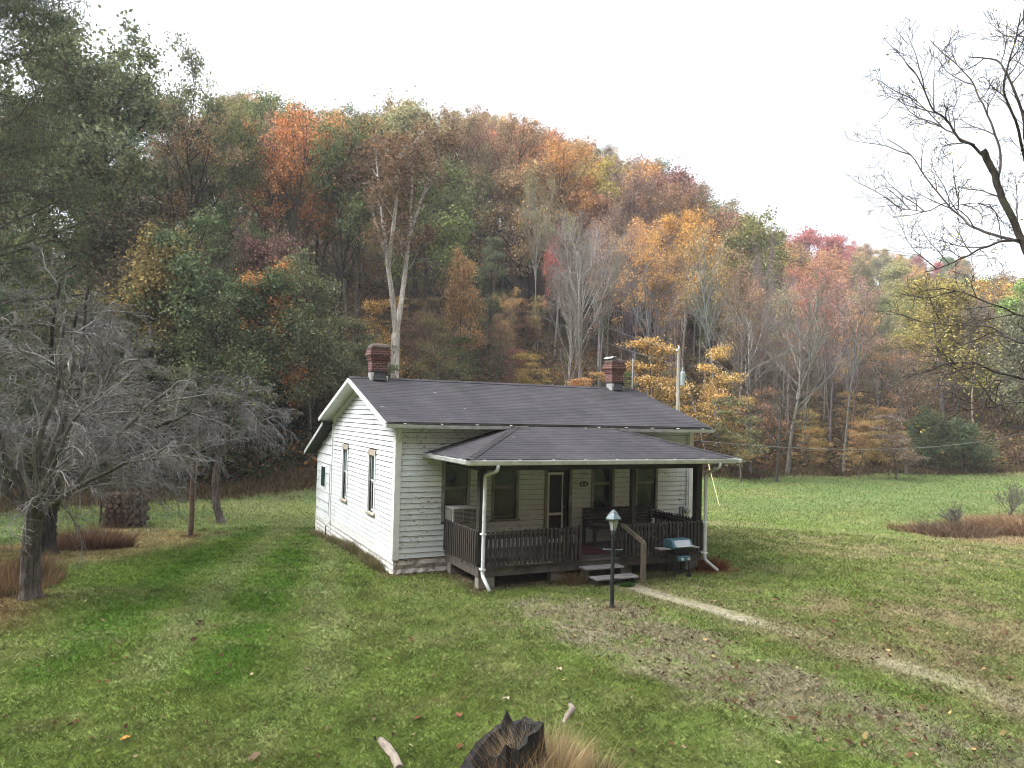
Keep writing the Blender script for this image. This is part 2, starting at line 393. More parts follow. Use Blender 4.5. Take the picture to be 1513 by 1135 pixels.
M['char'] = mottled('charred_wood', (.006, .006, .006), (.022, .019, .017), 9, .75, stretch=(4, 4, .8), bumpy=.9)
M['stumpwood'] = mottled('grey_stump_wood', (.10, .08, .065), (.30, .26, .22), 7, .9, stretch=(4, 4, .6), spot=(.03, .02, .018), spot_at=.58, bumpy=.9)
M['birchbark'] = mottled('pale_dead_wood', (.13, .105, .085), (.30, .255, .205), 8, .85, stretch=(4, 1, 4), spot=(.12, .09, .07), spot_at=.62, bumpy=.6)
M['logend'] = mottled('brown_logs', (.05, .032, .024), (.14, .09, .065), 6, .9, bumpy=.6)
M['bark'] = bark_mat(); M['leaf'] = leaf_mat(); M['leafg'] = leaf_mat('green_foliage', alt=(1.6, .95, .6), amt=.35)
M['blade'] = leaf_mat('grass_blades', .75, 1.3, (1.1, .95, .8), .2, .3, attr='Col')

# ================================================================== HOUSE
W, D, H = 8.11, 6.21, 2.95
OE, OG, RZ, EZ = .348, .367, 4.05, 2.99        # overhangs, ridge and eave heights of the roof surface
SL = (RZ-EZ)/(D/2+OE)
YM = D/2
FR = lambda u, n, z: (u, -n, z)                # front wall frame: along x, outward -y
GB = lambda u, n, z: (-n, u, z)                # left gable frame: along y, outward -x
RG = lambda u, n, z: (W+n, u, z)               # right gable
def fbox(mb, F, u0, u1, n0, n1, z0, z1):
    return mb.hexa([F(u0, n0, z0), F(u1, n0, z0), F(u1, n1, z0), F(u0, n1, z0)], [F(u0, n0, z1), F(u1, n0, z1), F(u1, n1, z1), F(u0, n1, z1)])

house = empty('farmhouse', (0, 0, -.35), 'small white clapboard farmhouse with dark shingled roof and covered front porch', 'house')

def roofz(y): return EZ+SL*(y+OE) if y < YM else EZ+SL*(D+OE-y)

def clap(F, z0, z1, left, right, opens, ex=.118, lip=.026, seed=1, gap=.009):
    """lapped boards with real lips; opens = (u0,u1,z0,z1)"""
    mb = MB(); r = random.Random(seed); n = int(round((z1-z0)/ex)); ex = (z1-z0)/n
    for i in range(n):
        a = z0+i*ex; b = a+ex; cuts = []
        for o in opens:
            if a+ex*.5 > o[2] and a+ex*.5 < o[3]: cuts.append((o[0], o[1]))
        cuts.sort(); segs = []; cur = 'L'
        for c0, c1 in cuts: segs.append((cur, c0)); cur = c1
        segs.append((cur, 'R'))
        for s0, s1 in segs:
            la, lb = (left(a), left(b)) if s0 == 'L' else (s0, s0)
            ra, rb = (right(a), right(b)) if s1 == 'R' else (s1, s1)
            if ra-la < .02 and rb-lb < .02: continue
            # boards broken into lengths with a faint misfit
            k = max(1, int((ra-la)/2.4)); js = sorted([r.uniform(.15, .85) for _ in range(k-1)])
            js = [0]+js+[1]
            for q in range(len(js)-1):
                f0, f1 = js[q], js[q+1]; g = .0012 if q else 0
                dn = r.uniform(-.002, .002); dz = r.uniform(-.002, .002)
                A0 = la+(ra-la)*f0+g; A1 = la+(ra-la)*f1; B0 = lb+(rb-lb)*f0+g; B1 = lb+(rb-lb)*f1
                o = lip+dn
                mb.quad(F(A0, o, a+dz), F(A1, o, a+dz), F(B1, .008, b-gap), F(B0, .008, b-gap))  # slot left below the next lip bares the dark backing as a shadow line
                mb.quad(F(A0, .0, a+dz), F(A1, .0, a+dz), F(A1, o, a+dz), F(A0, o, a+dz))
    return mb

def wallbox(F, u0, u1, z0, z1, opens, th=.1):
    mb = MB(); us = sorted({u0, u1}|{o[0] for o in opens}|{o[1] for o in opens}); zs = sorted({z0, z1}|{o[2] for o in opens}|{o[3] for o in opens})
    for i in range(len(us)-1):
        for j in range(len(zs)-1):
            uc = (us[i]+us[i+1])/2; zc = (zs[j]+zs[j+1])/2
            if any(o[0] < uc < o[1] and o[2] < zc < o[3] for o in opens): continue
            fbox(mb, F, us[i], us[i+1], -th, 0, zs[j], zs[j+1])
    return mb

# window / door openings
FWIN = [(1.13, 1.68, .80, 2.12), (2.36, 2.92, .80, 2.12), (5.06, 5.60, .88, 2.12), (6.36, 6.93, .88, 2.12)]
FDOOR = (3.76, 4.36, .12, 1.99)
GWIN = [(4.33, 4.83, .80, 2.20), (1.62, 2.12, .80, 2.20)]
wf = wallbox(FR, 0, W, -.02, H-.03, FWIN+[FDOOR]).build('wall', M['lap_shade'], house)
fs = clap(FR, .0, H-.07, lambda z: .10, lambda z: W-.10, [(a-.07, b+.07, c-.05, d+.09) for a, b, c, d in FWIN]+[(FDOOR[0]-.08, FDOOR[1]+.08, -1, FDOOR[3]+.09)], seed=3)
fs.build('siding', M['siding2'], wf)
tb = MB(); fbox(tb, FR, -.04, .10, .0, .042, -.02, H-.03); fbox(tb, FR, W-.10, W+.03, 0, .042, -.02, H-.03); fbox(tb, FR, .10, W-.10, 0, .03, H-.07, H-.03)
tb.build('corner_board', M['trim'], wf)

def gedge_l(z):                                 # gable outline minus roof thickness
    zz = z+.16; return max(.03, (zz-EZ)/SL-OE) if zz > EZ+SL*OE else .03
gl = lambda z: max(.105, (z+.17-EZ)/SL-OE+.03)
gr_ = lambda z: min(D-.02, D-((z+.17-EZ)/SL-OE+.03))
wg = wallbox(GB, .1, D, -.02, H-.06, GWIN)
wg.prism([(-.0, .0, H-.06), (-.0, D, H-.06), (-.0, YM, roofz(YM)-.13)], (.1, 0, 0))
wg = wg.build('wall', M['lap_shade'], house)
clap(GB, .10, RZ-.23, gl, gr_, [(a-.07, b+.07, c-.06, d+.12) for a, b, c, d in GWIN], seed=5, gap=.015).build('siding', M['siding'], wg)
tb = MB(); fbox(tb, GB, .0, .105, .003, .044, -.02, H-.16); fbox(tb, GB, D-.03, D+.05, .003, .044, -.1, H-.16)
fbox(tb, GB, .105, D-.03, .002, .016, -.04, .10)
tb.build('corner_board', M['trim'], wg)
rk = MB()                                       # rake frieze boards following the roof line
for s in (0, 1):
    yy = [0.02, YM] if s == 0 else [D-.02, YM]
    p = [(-.0, yy[0], roofz(yy[0])-.13), (-.0, yy[1], roofz(yy[1])-.13), (-.0, yy[1], roofz(yy[1])-.29), (-.0, yy[0], roofz(yy[0])-.29)]
    rk.prism([(q[0]-.041, q[1], q[2]) for q in p], (.038, 0, 0))
rk.build('frieze_board', M['trim'], wg)
wr = wallbox(RG, .1, D, -.02, H-.06, []); wr.prism([(W, .0, H-.06), (W, D, H-.06), (W, YM, roofz(YM)-.13)], (-.1, 0, 0))
wr = wr.build('wall', M['lap_shade'], house)
clap(RG, .0, RZ-.23, lambda z: max(.03, gl(z)), gr_, [], seed=8).build('siding', M['siding'], wr)
MB().box(0, W, D-.1, D, -.02, H-.05).build('wall', M['siding'], house)
MB().box(.1, W-.1, .1, D-.1, -.04, .02).build('floor', M['interior'], house)
MB().box(.1, W-.1, .1, D-.1, 2.5, 2.55).build('ceiling', M['interior'], house)
MB().box(.1, W-.1, 1.6, 1.66, .02, 2.5).build('partition', M['interior'], house)
MB().box(3.0, 3.06, .1, 1.6, .02, 2.5).box(1.6-.6, 1.66-.6, 1.66, D-.1, .02, 2.5).build('partition', M['interior'], house)

# foundation: rough rock-faced block
def blocks(F, u0, u1, z0, z1, hgt, ln, rough, seed):
    mb = MB(); r = random.Random(seed); z = z1; row = 0
    while z > z0+.02:
        b = max(z0, z-hgt); u = u0-(ln*.5 if row % 2 else 0)
        while u < u1:
            a = max(u0, u+.004); e = min(u1, u+ln-.004)
            if e-a > .02:
                k = 4; g = [[r.uniform(.3, 1)*rough for _ in range(k+1)] for _ in range(3)]
                for i in range(k):
                    x0 = a+(e-a)*i/k; x1 = a+(e-a)*(i+1)/k; zm = (z+b)/2
                    e0 = 0 if i == 0 else g[0][i]*.6; e1 = 0 if i == k-1 else g[0][i+1]*.6
                    m0 = 0.2*rough if i == 0 else g[1][i]; m1 = .2*rough if i == k-1 else g[1][i+1]
                    mb.quad(F(x0, e0*.3, b+.006), F(x1, e1*.3, b+.006), F(x1, m1, zm), F(x0, m0, zm))
                    mb.quad(F(x0, m0, zm), F(x1, m1, zm), F(x1, e1*.3, z-.004), F(x0, e0*.3, z-.004))
            u += ln
        z = b; row += 1
    return mb
fd = MB(); fd.box(.01, W-.01, .01, D-.01, -1.0, -.025); fd = fd.build('foundation', M['found'], house)
blocks(GB, .0, D, -.85, -.03, .125, .36, .03, 4).build('block_face', M['found'], fd)
blocks(FR, .0, W, -.60, -.03, .19, .52, .07, 6).build('block_face', M['stone'], fd)
MB().tube([(.02, -.05, -.30), (.05, -.05, -.10), (.12, -.05, -.035), (.4, -.045, -.03), (.8, -.05, -.02), (1.2, -.045, -.03)], .010, 5).build('rusty_trim', M['soil'], fd)

# roof
def roofslab(pts_top, th, mat, name, parent, edge_mat=None):
    mb = MB(); mb.hexa([(p[0], p[1], p[2]-th) for p in pts_top], pts_top); return mb.build(name, mat, parent)
def slope_sheet(x0, x1, y0, z0, y1, z1, sag=.02, nx=28, ny=9, th=.035):
    """shingled plane with a slight sag, stepped courses"""
    mb = MB(); r = random.Random(11); n = ny*3
    def zz(u, v): return z0+(z1-z0)*v - sag*math.sin(math.pi*u)*math.sin(math.pi*v)
    for i in range(nx):
        for j in range(n):
            u0, u1 = i/nx, (i+1)/nx; v0, v1 = j/n, (j+1)/n
            P = lambda u, v, e: (x0+(x1-x0)*u, y0+(y1-y0)*v, zz(u, v)+e)
            mb.quad(P(u0, v0, .004), P(u1, v0, .004), P(u1, v1, .0), P(u0, v1, .0))
            mb.quad(P(u0, v0, -.003), P(u1, v0, -.003), P(u1, v0, .004), P(u0, v0, .004))
    return mb
roof = slope_sheet(-OG, W+OG, -OE-.02, EZ-.006, YM, RZ)
r2 = slope_sheet(-OG, W+OG, D+OE+.02, EZ-.006, YM, RZ); k0 = len(roof.v); roof.v += r2.v; roof.f += [tuple(i+k0 for i in f) for f in r2.f]
roof = roof.build('roof', M['shingle'], house)
mb = MB()
for s in (0, 1):
    ye = -OE if s == 0 else D+OE
    mb.hexa([(-OG+.01, ye, EZ-.10), (W+OG-.01, ye, EZ-.10), (W+OG-.01, YM, RZ-.10), (-OG+.01, YM, RZ-.10)],
            [(-OG+.01, ye, EZ-.025), (W+OG-.01, ye, EZ-.025), (W+OG-.01, YM, RZ-.045), (-OG+.01, YM, RZ-.045)])
mb.build('soffit', M['trim'], roof)
for xx in (-OG-.022, W+OG-.006):
    for s in (0, 1):
        ye = -OE-.01 if s == 0 else D+OE+.01
        p = [(xx, ye, EZ-.125), (xx, YM, RZ-.125), (xx, YM, RZ-.022), (xx, ye, EZ-.022)]; MB().prism(p, (.028, 0, 0)).build('rake_board', M['trim'], roof)
mb = MB()
for i in range(46):
    x = -OG+i*.195
    if x > W+OG-.1: break
    mb.quad((x, YM-.11, RZ-.018), (x+.19, YM-.11, RZ-.018), (x+.19, YM, RZ+.03), (x, YM, RZ+.03)); mb.quad((x, YM, RZ+.03), (x+.19, YM, RZ+.03), (x+.19, YM+.11, RZ-.018), (x, YM+.11, RZ-.018))
mb.build('ridge_cap', M['shingle'], roof)
MB().box(-OG+.02, W+OG-.02, -OE-.035, -OE-.002, EZ-.135, EZ-.03).build('fascia', M['darkpost'], roof)
def gutter(x0, x1, y, z, name='gutter', sag=.0, brackets=True, rot=None):
    mb = MB(); k = 10; prof = [(0, -.02), (0, -.075), (-.03, -.085), (-.075, -.08), (-.095, -.025), (-.102, -.005), (-.094, -.005), (-.088, -.025), (-.07, -.072), (-.03, -.077), (-.012, -.068), (-.010, -.02)]
    def P(x, t, q):
        v = (x, y+q[0], z+q[1]-sag*math.sin(math.pi*t));  return rot(v) if rot else v
    for i in range(k):
        a = x0+(x1-x0)*i/k; b = x0+(x1-x0)*(i+1)/k
        for j in range(len(prof)):
            p, q = prof[j], prof[(j+1) % len(prof)]
            mb.quad(P(a, i/k, p), P(b, (i+1)/k, p), P(b, (i+1)/k, q), P(a, i/k, q))
    for x in (x0, x1): mb.poly([P(x, 0, q) for q in prof[:6]])
    if brackets:
        n = max(2, int(abs(x1-x0)/.75))
        for i in range(n):
            x = x0+(x1-x0)*(i+.5)/n; mb.hexa([P(x-.012, 0, (.0, .002)), P(x+.012, 0, (.0, .002)), P(x+.012, 0, (-.118, .002)), P(x-.012, 0, (-.118, .002))], [P(x-.012, 0, (.0, .012)), P(x+.012, 0, (.0, .012)), P(x+.012, 0, (-.118, .014)), P(x-.012, 0, (-.118, .014))])
    return mb
gutter(-OG-.02, 2.98, -OE-.036, EZ-.045, sag=.01).build('gutter', M['gutter'], house)
gutter(4.52, W+OG+.02, -OE-.036, EZ-.055, sag=.012).build('gutter', M['gutter'], house)
mb = MB(); mb.bar((.04, -.03, H-.42), (-.03, -OE, EZ-.14), .03, .03); mb.build('eave_bracket', M['trim'], house)

# chimneys
def chimney(x, name, cap):
    w2 = .20; y = YM; mb = MB(); mb.box(x-w2, x+w2, y-w2, y+w2, RZ-.12, RZ+.60); mb.box(x-w2-.025, x+w2+.025, y-w2-.025, y+w2+.025, RZ+.46, RZ+.52); mb.box(x-w2-.045, x+w2+.045, y-w2-.045, y+w2+.045, RZ+.521, RZ+.575)
    mb.box(x-w2-.07, x+w2+.07, y-w2-.07, y+w2+.07, RZ+.576, RZ+.64); mb.box(x-w2-.05, x+w2+.05, y-w2-.05, y+w2+.05, RZ+.641, RZ+.74)
    ch = mb.build('chimney', M['brick'], roof, bevel=.006)
    m2 = MB(); r = random.Random(int(x*10)+3)
    bs = [(w2+.04, RZ+.741), (w2+.045, RZ+.80), (w2-.0, RZ+.87), (w2-.08, RZ+.90)]
    m2.lathe([((a*1.35)*(1+r.uniform(-.03, .03)), z) for a, z in bs], (x, y, 0), 4, math.pi/4); m2.build('chimney_crown', M['mortar'], ch, bevel=.02)
    m3 = MB(); m3.box(x-w2-.012, x+w2+.012, y-w2-.014, y+w2+.014, RZ-.10, RZ+.19)
    m3.hexa([(x-w2+.02, y-w2-.12, RZ-.055), (x+w2-.02, y-w2-.12, RZ-.055), (x+w2-.02, y-w2, RZ-.055), (x-w2+.02, y-w2, RZ-.055)], [(x-w2+.05, y-w2-.02, RZ+.12), (x+w2-.05, y-w2-.02, RZ+.12), (x+w2-.05, y-w2, RZ+.12), (x-w2+.05, y-w2, RZ+.12)])
    m3.build('flashing', M['tar'], ch)
    MB().box(x-w2-.03, x-w2+.05, y-w2-.03, y+.05, RZ-.09, RZ+.14).build('flashing_patch', M['tin'], ch); MB().box(x+w2-.05, x+w2+.02, y-w2-.028, y-w2+.05, RZ-.09, RZ+.06).build('flashing_patch', M['tin'], ch)
    if cap:
        m5 = MB(); 
        for i in range(6):
            a0 = -.5+i*.22; a1 = a0+.22; f = lambda a: (x-.12-.12*math.sin(a*1.2)-.02, RZ+.80+.15*math.cos(a*1.1))
            p, q = f(a0), f(a1); m5.quad((p[0], y-.24, p[1]), (q[0], y-.24, q[1]), (q[0], y+.2, q[1]), (p[0], y+.2, p[1]))
        o = m5.build('tin_cap', M['tin'], ch); sm = o.modifiers.new('s', 'SOLIDIFY'); sm.thickness = .008
chimney(.38, 'chimney', False); chimney(7.68, 'chimney', True)
MB().tube([(8.35, YM, RZ-.02), (8.35, YM, RZ+.95)], [.022, .018], 7).build('vent_mast', M['tin'], roof)

# lean-to at the rear
D2 = 8.28
lt = MB(); lt.hexa([(.02, D+.03, -.85), (W-.02, D+.03, -.85), (W-.02, D2, -.85), (.02, D2, -.85)], [(.02, D+.03, 2.72), (W-.02, D+.03, 2.72), (W-.02, D2, 1.92), (.02, D2, 1.92)])
lt = lt.build('rear_room', M['lap_shade'], house)
mb = MB(); z = -.12
while z < 2.6:
    b = min(z+.285, 2.66); yl = D+.055; f = lambda zz: min(D2, D+(2.72-zz)/.8*2.07)
    a0, a1 = f(z), f(b)
    mb.quad((-.03, yl, z), (-.03, a0, z), (.0, max(yl, a1), b-.022), (.0, yl, b-.022)); mb.quad((.02, yl, z), (.02, a0, z), (-.03, a0, z), (-.03, yl, z)); z = b  # open joint over the dark backing stands in for lap shadow
mb.build('wide_siding', M['siding'], lt)
mb = MB(); mb.box(-.02, .02, D2-.02, D2+.03, -.85, 1.93); mb.build('corner_board', M['trim'], lt)
blocks(GB, D+.05, D2, -1.0, -.13, .125, .36, .025, 9).build('block_face', M['found'], lt)
mb = MB(); y0, z0, y1, z1 = D+.12, 2.86, D2+.72, 1.86
mb.hexa([(-.30, y0, z0-.09), (W+.3, y0, z0-.09), (W+.3, y1, z1-.09), (-.30, y1, z1-.09)], [(-.30, y0, z0), (W+.3, y0, z0), (W+.3, y1, z1), (-.30, y1, z1)])
ltr = mb.build('lean_to_roof', M['shingle'], lt)
mb = MB(); mb.prism([(-.325, y0, z0-.10), (-.325, y1, z1-.10), (-.325, y1, z1-.01), (-.325, y0, z0-.01)], (.024, 0, 0)); mb.build('rake_board', M['gutter'], ltr)
wn = MB(); fbox(wn, GB, 6.98, 7.60, .0, .04, .82, 1.52); wn = wn.build('window', M['trim'], lt)
pn = MB(); fbox(pn, GB, 7.03, 7.55, .04, .046, .88, 1.47); pn.build('pane', M['glass_teal'], wn)
MB().tube([(-.03, 6.42, 1.6), (-.03, 6.42, .3), (-.03, 6.35, .02), (-.03, 6.2, -.05)], .012, 5).build('conduit', M['metalgrey'], lt)
MB().box(-.03, .0, 6.75, 6.80, -.9, -.25).build('vent_slot', M['darkpost'], lt)

# windows
def window(F, o, glass, lower=None, worn=False, sill=True, curtain=None):
    u0, u1, z0, z1 = o; mb = MB(); c = .07
    fbox(mb, F, u0-c, u0, -.06, .042, z0-.03, z1); fbox(mb, F, u1, u1+c, -.06, .042, z0-.03, z1)
    if not worn: fbox(mb, F, u0-c-.01, u1+c+.01, -.06, .045, z1, z1+.09)
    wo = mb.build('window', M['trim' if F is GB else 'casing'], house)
    if worn: hb = MB(); fbox(hb, F, u0-c, u1+c, -.06, .045, z1-.06, z1+.07); hb.build('head_board', M['wornwood'], wo); z1 = z1-.06
    zm = (z0+z1)/2+.04; s = .035
    sa = MB()
    for (a, b, n0) in ((z0, zm, -.045), (zm, z1, -.022)):
        fbox(sa, F, u0, u0+s, n0-.02, n0, a, b); fbox(sa, F, u1-s, u1, n0-.02, n0, a, b); fbox(sa, F, u0+s, u1-s, n0-.02, n0, a, a+s); fbox(sa, F, u0+s, u1-s, n0-.02, n0, b-s, b)
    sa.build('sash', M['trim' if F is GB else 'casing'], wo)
    for (a, b, n0, g) in ((z0, zm, -.052, lower or glass), (zm, z1, -.030, glass)):
        p = MB(); fbox(p, F, u0+s, u1-s, n0-.006, n0, a+s, b-s); p.build('pane', g, wo)
    if sill: p = MB(); fbox(p, F, u0-c-.04, u1+c+.04, -.05, .075, z0-.075, z0-.032); p.build('sill', M['wornwood' if F is GB else 'casing'], wo, bevel=.004)
    bk = MB(); fbox(bk, F, u0-c, u1+c, -.14, -.11, z0-.1, z1+.1); bk.build('curtain', curtain or M['interior'], wo)
    return wo
window(GB, GWIN[0], M['glass_sky_tint'], worn=True); window(GB, GWIN[1], M['glass_teal'], M['glass_dark'], worn=True)
window(FR, FWIN[0], M['glass_dark'], M['glass_blind'], sill=False); window(FR, FWIN[1], M['glass_dark'], M['glass_blind']); window(FR, FWIN[2], M['glass_dark']); window(FR, FWIN[3], M['glass_dark'])

# screen door
u0, u1, z0, z1 = FDOOR
mb = MB(); fbox(mb, FR, u0-.08, u0, -.08, .042, .12, z1+.09); fbox(mb, FR, u1, u1+.08, -.08, .042, .12, z1+.09); fbox(mb, FR, u0, u1, -.08, .03, z1, z1+.09)
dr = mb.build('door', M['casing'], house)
mb = MB(); a, b = u0+.02, u0+.46; n0, n1 = -.03, -.005; zt = z1-.16
for (p, q, r_, s_) in ((a, a+.05, .14, zt), (b-.045, b, .14, .80), (a+.05, b, zt-.06, zt), (a+.05, b-.0, .80, .86), (a+.05, b-.045, .14, .24), (b-.045, b-.015, .86, zt-.06)):
    fbox(mb, FR, p, q, n0, n1, r_, s_)
mb.build('screen_frame', M['white'], dr)
mb = MB(); fbox(mb, FR, a+.05, b-.045, -.022, -.016, .24, zt-.06); mb.build('screen', M['black'], dr)
mb = MB(); fbox(mb, FR, u0, u1, -.10, -.06, .12, z1); mb.build('door_leaf', M['oldwood'], dr)
mb = MB(); fbox(mb, FR, b-.04, b-.01, .0, .03, .98, 1.02); mb.tube([(b-.03, -.0, 1.0), (b-.03, -.05, 1.0)], .018, 8); mb.build('handle', M['tin'], dr)

# electric meter and conduit
mb = MB(); fbox(mb, FR, 7.80, 7.96, .035, .10, .66, .90); mt_ = mb.build('meter', M['metalgrey'], house, bevel=.01)
mb = MB(); mb.tube([(7.88, -.10, .79), (7.88, -.19, .79)], .066, 14); mb.build('meter_glass', M['lamp_glass'], mt_)
mb = MB(); mb.tube([(7.74, -.05, .9), (7.74, -.05, .66)], .03, 6); mb.tube([(7.90, -.06, .90), (7.92, -.06, 2.8)], .016, 7); mb.build('conduit', M['metalgrey'], mt_)

# porch -------------------------------------------------------------
PL, PR, PD = 1.17, 6.86, 1.96

dk = MB(); y = -PD; r = random.Random(2); i = 0
while y < -.04:
    b = min(y+.088, -.03); dz = r.uniform(-.003, .003)
    dk.box(PL-.02+r.uniform(-.01, .01), PR+.02+r.uniform(-.01, .01), y, b, .075+dz, .11+dz); y = b+.008
dk = dk.build('porch_deck', M['deckwood'], house)
jb = MB(); jb.box(PL, PR, -PD+.03, -PD+.07, -.09, .072); jb.box(PL, PL+.04, -PD+.07, -.04, -.09, .072); jb.box(PR-.04, PR, -PD+.07, -.04, -.09, .072); jb.box(PL+.04, PR-.04, -1.05, -1.0, -.09, .072)
jb.build('joist', M['deckwood'], dk)
for (x, y) in ((PL+.02, -PD+.05), (2.9, -PD+.12), (4.62, -PD+.15), (PR-.4, -PD+.1), (PL+.02, -.35)):
    mb = MB(); mb.box(x, x+.36, y, y+.2, -.62, -.093); mb.build('pier', M['concrete'], dk, bevel=.012)
def railing(p, q, n, out):
    """closely set weathered pickets with slanted tops on two rails"""
    p = Vector(p); q = Vector(q); d = (q-p); o = Vector(out); u = d.normalized()
    mb = MB(); mb.bar(p+Vector((0, 0, .685)), q+Vector((0, 0, .685)), .085, .035); ra = mb.build('railing', M['oldwood'], house)
    mb = MB(); mb.bar(p+Vector((0, 0, .60)), q+Vector((0, 0, .60)), .035, .085); mb.bar(p+Vector((0, 0, .13)), q+Vector((0, 0, .13)), .035, .085); mb.build('rail_bar', M['oldwood'], ra)
    for i in range(n):
        c = p+d*((i+.5)/n)+o*.052; hw = .026; e = random.uniform(-.012, .012); tilt = random.uniform(-.006, .006); th = .036
        a = c-u*hw; b = c+u*hw; z0 = .035+random.uniform(-.01, .01); z1 = .735+e
        m_ = MB(); t = u*tilt; oo = o*th
        m_.hexa([a+Vector((0, 0, z0)), b+Vector((0, 0, z0)), b+oo+Vector((0, 0, z0)), a+oo+Vector((0, 0, z0))],
                [a+t+Vector((0, 0, z1)), b+t+Vector((0, 0, z1)), b+t+oo+Vector((0, 0, z1-.045)), a+t+oo+Vector((0, 0, z1-.045))])
        m_.build('picket', M['oldwood'], ra)
zf = .11
railing((PL+.08, -PD+.02, zf), (3.54, -PD+.02, zf), 23, (0, -1, 0))
railing((PL+.03, -.06, zf), (PL+.03, -PD+.05, zf), 17, (-1, 0, 0))
railing((4.52, -PD+.02, zf), (PR-.02, -PD+.02, zf), 23, (0, -1, 0))
railing((PR-.03, -PD+.05, zf), (PR-.03, -.06, zf), 17, (1, 0, 0))
for x in (3.53, 4.53): MB().box(x-.03, x+.03, -PD+.0, -PD+.06, .111, .86).build('rail_post', M['oldwood'], house)
for x, w_ in ((1.255, .075), (4.95, .055), (PR-.06, .075)): MB().box(x-w_, x+w_, -PD+.065, -PD+.065+2*w_, .112, 2.19).build('porch_post', M['darkpost'], house)
for sx, (z0, z1, y0, y1, x0, x1) in enumerate(((-.045, -.01, -2.27, -1.97, 3.50, 4.46), (-.20, -.165, -2.60, -2.275, 3.56, 4.62))):
    mb = MB(); mb.box(x0, x1, y0, y1, z0, z1); st = mb.build('step', M['stepwood'], house, bevel=.005)
    mb = MB(); mb.box(x0+.05, x0+.09, y0+.04, y1, -.5, z0-.002); mb.box(x1-.09, x1-.05, y0+.04, y1, -.5, z0-.002); mb.box(x0+.09, x1-.09, y1-.03, y1, -.5, z0-.002); mb.build('riser', M['deckwood'], st)
hr = MB(); hr.bar((4.56, -2.0, .84), (4.73, -2.62, .52), .04, .085); hr = hr.build('handrail', M['postwood'], house)
MB().box(4.66, 4.755, -2.66, -2.565, -.5, .53).build('newel_post', M['postwood'], hr, bevel=.012)

# porch roof (hipped)
HZ = 2.93; ex0, ex1, ey = .65, 7.39, -2.49; ez = 2.315; ty = -.395
LT = (2.70, ty, HZ); RTp = (5.34, ty, HZ); LE = (ex0, ey, ez); RE = (ex1, ey, ez); sB = (HZ-ez)/(ty-ey)
LB = (ex0, -.035, ez); RB = (ex1, -.035, ez); LTW = (2.70, -.035, HZ); RTW = (5.34, -.035, HZ)
def steps_quad(mb, a, b, c, d, n):
    a, b, c, d = map(Vector, (a, b, c, d))
    for i in range(n):
        p = a.lerp(d, i/n); q = b.lerp(c, i/n); p2 = a.lerp(d, (i+1)/n); q2 = b.lerp(c, (i+1)/n); up_ = Vector((0, 0, .004))
        mb.quad(p+up_, q+up_, q2, p2); mb.quad(p, q, q+up_, p+up_)
mb = MB(); steps_quad(mb, LE, RE, RTp, LT, 19); prf = mb.build('porch_roof', M['shingle'], house)
mb = MB(); steps_quad(mb, LB, LE, LT, LTW, 19); mb.build('hip_slope', M['shingle_side'], prf)
mb = MB(); steps_quad(mb, RE, RB, RTW, RTp, 19); mb.build('hip_slope', M['shingle_side'], prf)
mb = MB(); mb.quad((2.70, ty, HZ-.002), (5.34, ty, HZ-.002), (5.34, -.035, HZ-.002), (2.7, -.035, HZ-.002)); mb.build('roof_top', M['tar'], prf)
for A, B in ((LE, LT), (RE, RTp)):
    mb = MB(); A = Vector(A); B = Vector(B); n = 17
    for i in range(n):
        p = A.lerp(B, i/n)+Vector((0, 0, .022)); q = A.lerp(B, (i+1.05)/n)+Vector((0, 0, .012)); s_ = (q-p).cross(Vector((0, 0, 1))).normalized()*.10; dn = Vector((0, 0, -.022))
        mb.quad(p-s_+dn, p, q, q-s_+dn); mb.quad(p, p+s_+dn, q+s_+dn, q)
    mb.build('hip_cap', M['shingle'], prf)
mb = MB(); mb.box(ex0+.02, ex1-.02, ey+.02, ey+.05, ez-.12, ez-.012); mb.box(ex0+.02, ex0+.05, ey+.05, -.035, ez-.12, ez-.012); mb.box(ex1-.05, ex1-.02, ey+.05, -.035, ez-.12, ez-.012)
mb.build('fascia', M['trim'], prf)
mb = MB(); mb.box(ex0+.05, ex1-.05, ey+.05, -.035, ez-.115, ez-.095); mb.build('porch_ceiling', M['ceil'], prf)
mb = MB(); mb.box(PL, PR, -PD+.05, -PD+.17, 2.05, 2.19); mb.box(PL, PL+.1, -PD+.17, -.035, 2.05, 2.19); mb.box(PR-.1, PR, -PD+.17, -.035, 2.05, 2.19); mb.build('beam', M['darkpost'], prf)
gutter(ex0-.04, ex1+.10, ey+.018, ez-.018, sag=.008).build('gutter', M['gutter'], house)
gutter(.06, -ey+.09, 0, ez-.01, rot=lambda v: (ex0+.018+v[1], -v[0], v[2])).build('gutter', M['gutter'], house)
gutter(.06, -ey+.09, 0, ez-.01, rot=lambda v: (ex1-.018-v[1], -v[0], v[2])).build('gutter', M['gutter'], house)
def spout(pts, name='downspout'):
    mb = MB(); pts = [Vector(p) for p in pts]; sm = []
    for i, p in enumerate(pts):
        if 0 < i < len(pts)-1:
            a = (pts[i-1]-p).normalized()*.05; b = (pts[i+1]-p).normalized()*.05; sm += [p+a, p+(a+b)*.25, p+b]
        else: sm.append(p)
    mb.tube(sm, .038, 8); o = mb.build(name, M['gutter'], house, smooth=True); return o
spout([(1.28, ey-.03, ez-.10), (1.27, ey-.03, ez-.22), (1.20, -2.10, 1.98), (1.20, -2.08, -.02), (1.23, -2.38, -.27)])
spout([(6.86, ey-.03, ez-.10), (6.86, ey-.03, ez-.20), (6.83, -2.08, 1.93), (6.83, -2.08, -.05), (7.02, -2.32, -.28)])
for x in (1.20, 6.83):
    mb = MB(); 
    for z in (.80, .10): mb.box(x-.048, x+.048, -2.125, -2.00, z-.015, z+.015)
    mb.build('strap', M['white'], house)

